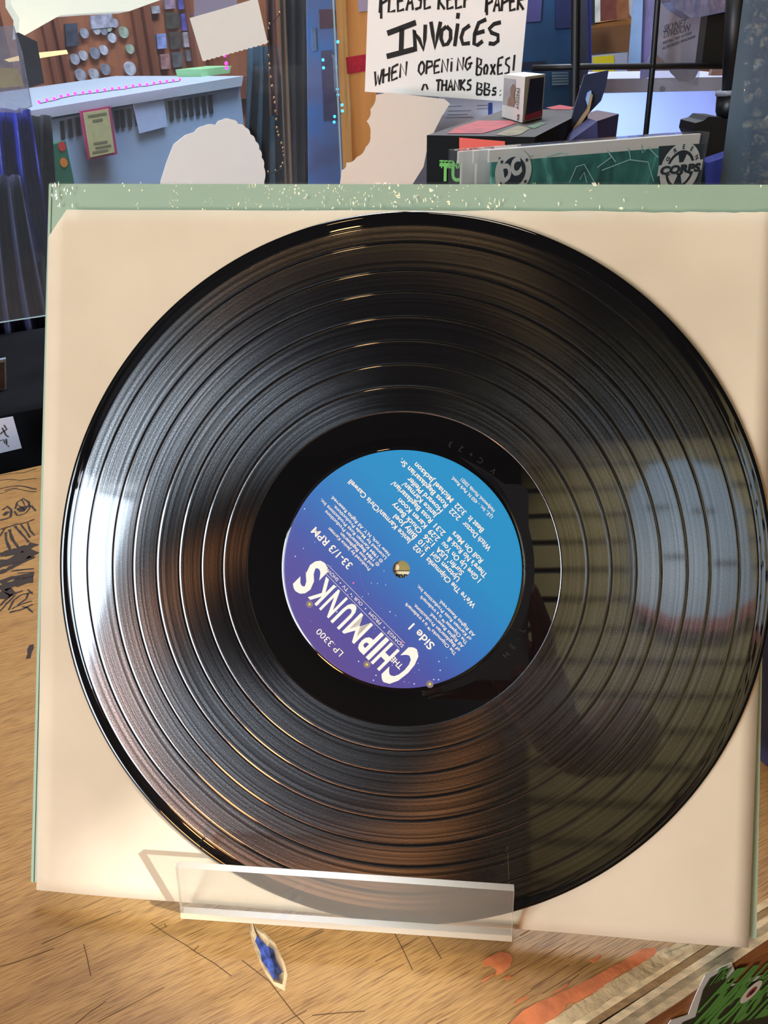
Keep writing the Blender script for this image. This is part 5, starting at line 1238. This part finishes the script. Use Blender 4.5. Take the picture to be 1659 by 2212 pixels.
# added spotlight, brightens the slat wall for its mirror image
sl_ = thing('added_spotlight', 'made-up black ceiling spotlight aimed at the slat wall', 'spotlight', (0.8, -1.0, ZC - 0.16))
MB().tube([Vector((0.8, -1.0, ZC)), Vector((0.8, -1.0, ZC - 0.06))], 0.012, 10).build('bracket', K['black'], sl_)
MB().tube([Vector((0.8, -0.96, ZC - 0.05)), Vector((0.8, -1.06, ZC - 0.13))], [0.04, 0.055], 16).build('housing', K['black'], sl_)
lamp('slat_fill_spot', 'SPOT', (0.8, -1.08, ZC - 0.15), 300, (0.95, 0.97, 1.0), (0.7, Y0, 1.25), spot_size=math.radians(75), spot_blend=0.5, shadow_soft_size=0.04)

# the phone that takes the picture, and the hand that holds it (seen only mirrored in the record)
def cc(x, y, z): return CAM + CXW * x * 0.001 + CYW * y * 0.001 + FW * z * 0.001
phone = thing('mobile_phone', 'pale grey phone held up at the taking position, mirrored beside the label', 'phone', cc(22, 142, -8))
K['phone'] = mat('pale_grey_phone', (200, 200, 206), 0.35)
def rrect(x0, y0, x1, y1, r, z, n_=5):
    out = []
    for (cx_, cy_, a0) in ((x1 - r, y0 + r, -90), (x1 - r, y1 - r, 0), (x0 + r, y1 - r, 90), (x0 + r, y0 + r, 180)):
        for k_ in range(n_ + 1):
            a = math.radians(a0 + 90 * k_ / n_); out.append(cc(cx_ + r * math.cos(a), cy_ + r * math.sin(a), z))
    return out
MB().prism(rrect(-18, -18, 62, 146, 10, -4), -FW * 0.008).build('body', K['phone'], phone)
MB().prism(rrect(-14, -14, 26, 26, 8, -4), FW * 0.0015).build('camera_plate', mat('smoky_plate', (150, 150, 158), 0.2), phone)
for (x, y) in ((0, 0), (14, 14), (0, 17)):
    MB().tube([cc(x, y, -2.5), cc(x, y, -1.5)], 0.0062, 20).build('lens_ring', K['black'], phone)
def skin(name, chains, mt, label, cat):
    me = bpy.data.meshes.new(name); vs = []; es = []; rs = []
    for ch in chains:
        prev = ch.get('from')
        for (p, r) in ch['pts']:
            vs.append(cc(*p)); rs.append(r)
            if prev is not None: es.append((prev, len(vs) - 1))
            prev = len(vs) - 1
    me.from_pydata(vs, es, []); o = bpy.data.objects.new(name, me); COL.objects.link(o)
    o.modifiers.new('skin', 'SKIN'); sv = me.skin_vertices
    if not sv:
        bpy.context.view_layer.objects.active = o
        bpy.ops.object.mode_set(mode='OBJECT'); bpy.ops.mesh.customdata_skin_add()
    for i_, r in enumerate(rs):
        me.skin_vertices[0].data[i_].radius = (r * .001, r * .001)
    me.skin_vertices[0].data[0].use_root = True
    sb = o.modifiers.new('sub', 'SUBSURF'); sb.levels = 2; sb.render_levels = 2
    me.materials.append(mt); return tag(o, label, cat)
K['skin'] = mat('skin', (206, 150, 124), 0.5, spec=0.3)
skin('person', [{'pts': [((190, 275, -330), 44), ((150, 250, -190), 38), ((104, 222, -70), 27), ((84, 196, -30), 25), ((64, 160, -28), 30), ((52, 128, -26), 27)]},
                {'from': 5, 'pts': [((34, 104, -24), 10), ((2, 100, -22), 9), ((-22, 98, -12), 8.5), ((-24, 98, 3), 8)]},
                {'from': 5, 'pts': [((34, 122, -24), 10), ((0, 120, -22), 9.5), ((-24, 119, -12), 9), ((-26, 118, 4), 8)]},
                {'from': 4, 'pts': [((36, 142, -24), 10), ((2, 140, -22), 9.5), ((-23, 139, -12), 9), ((-25, 138, 3), 8)]},
                {'from': 4, 'pts': [((40, 160, -24), 9), ((8, 160, -20), 8.5), ((-16, 158, -10), 8), ((-18, 157, 2), 7.5)]},
                {'from': 4, 'pts': [((76, 132, -18), 12), ((74, 104, -6), 10), ((66, 80, 1), 9), ((60, 64, 3), 8)]}],
     K['skin'], 'bare forearm and hand gripping the phone, mirrored beside the label', 'person')

cf = thing('added_ceiling_light', 'made-up round warm ceiling light above the counter', 'lamp', (0.2, 0.0, 1.985))  # made-up fixture round the added warm light
MB().ring((0.2, 0.0, 1.985), 0.25, 0.28, (1, 0, 0), (0, 1, 0), 32).build('rim', K['chrome'], cf)
MB().tube([Vector((0.2, 0.0, 1.99)), Vector((0.2, 0.0, ZC))], 0.28, 32).build('housing', K['black'], cf)
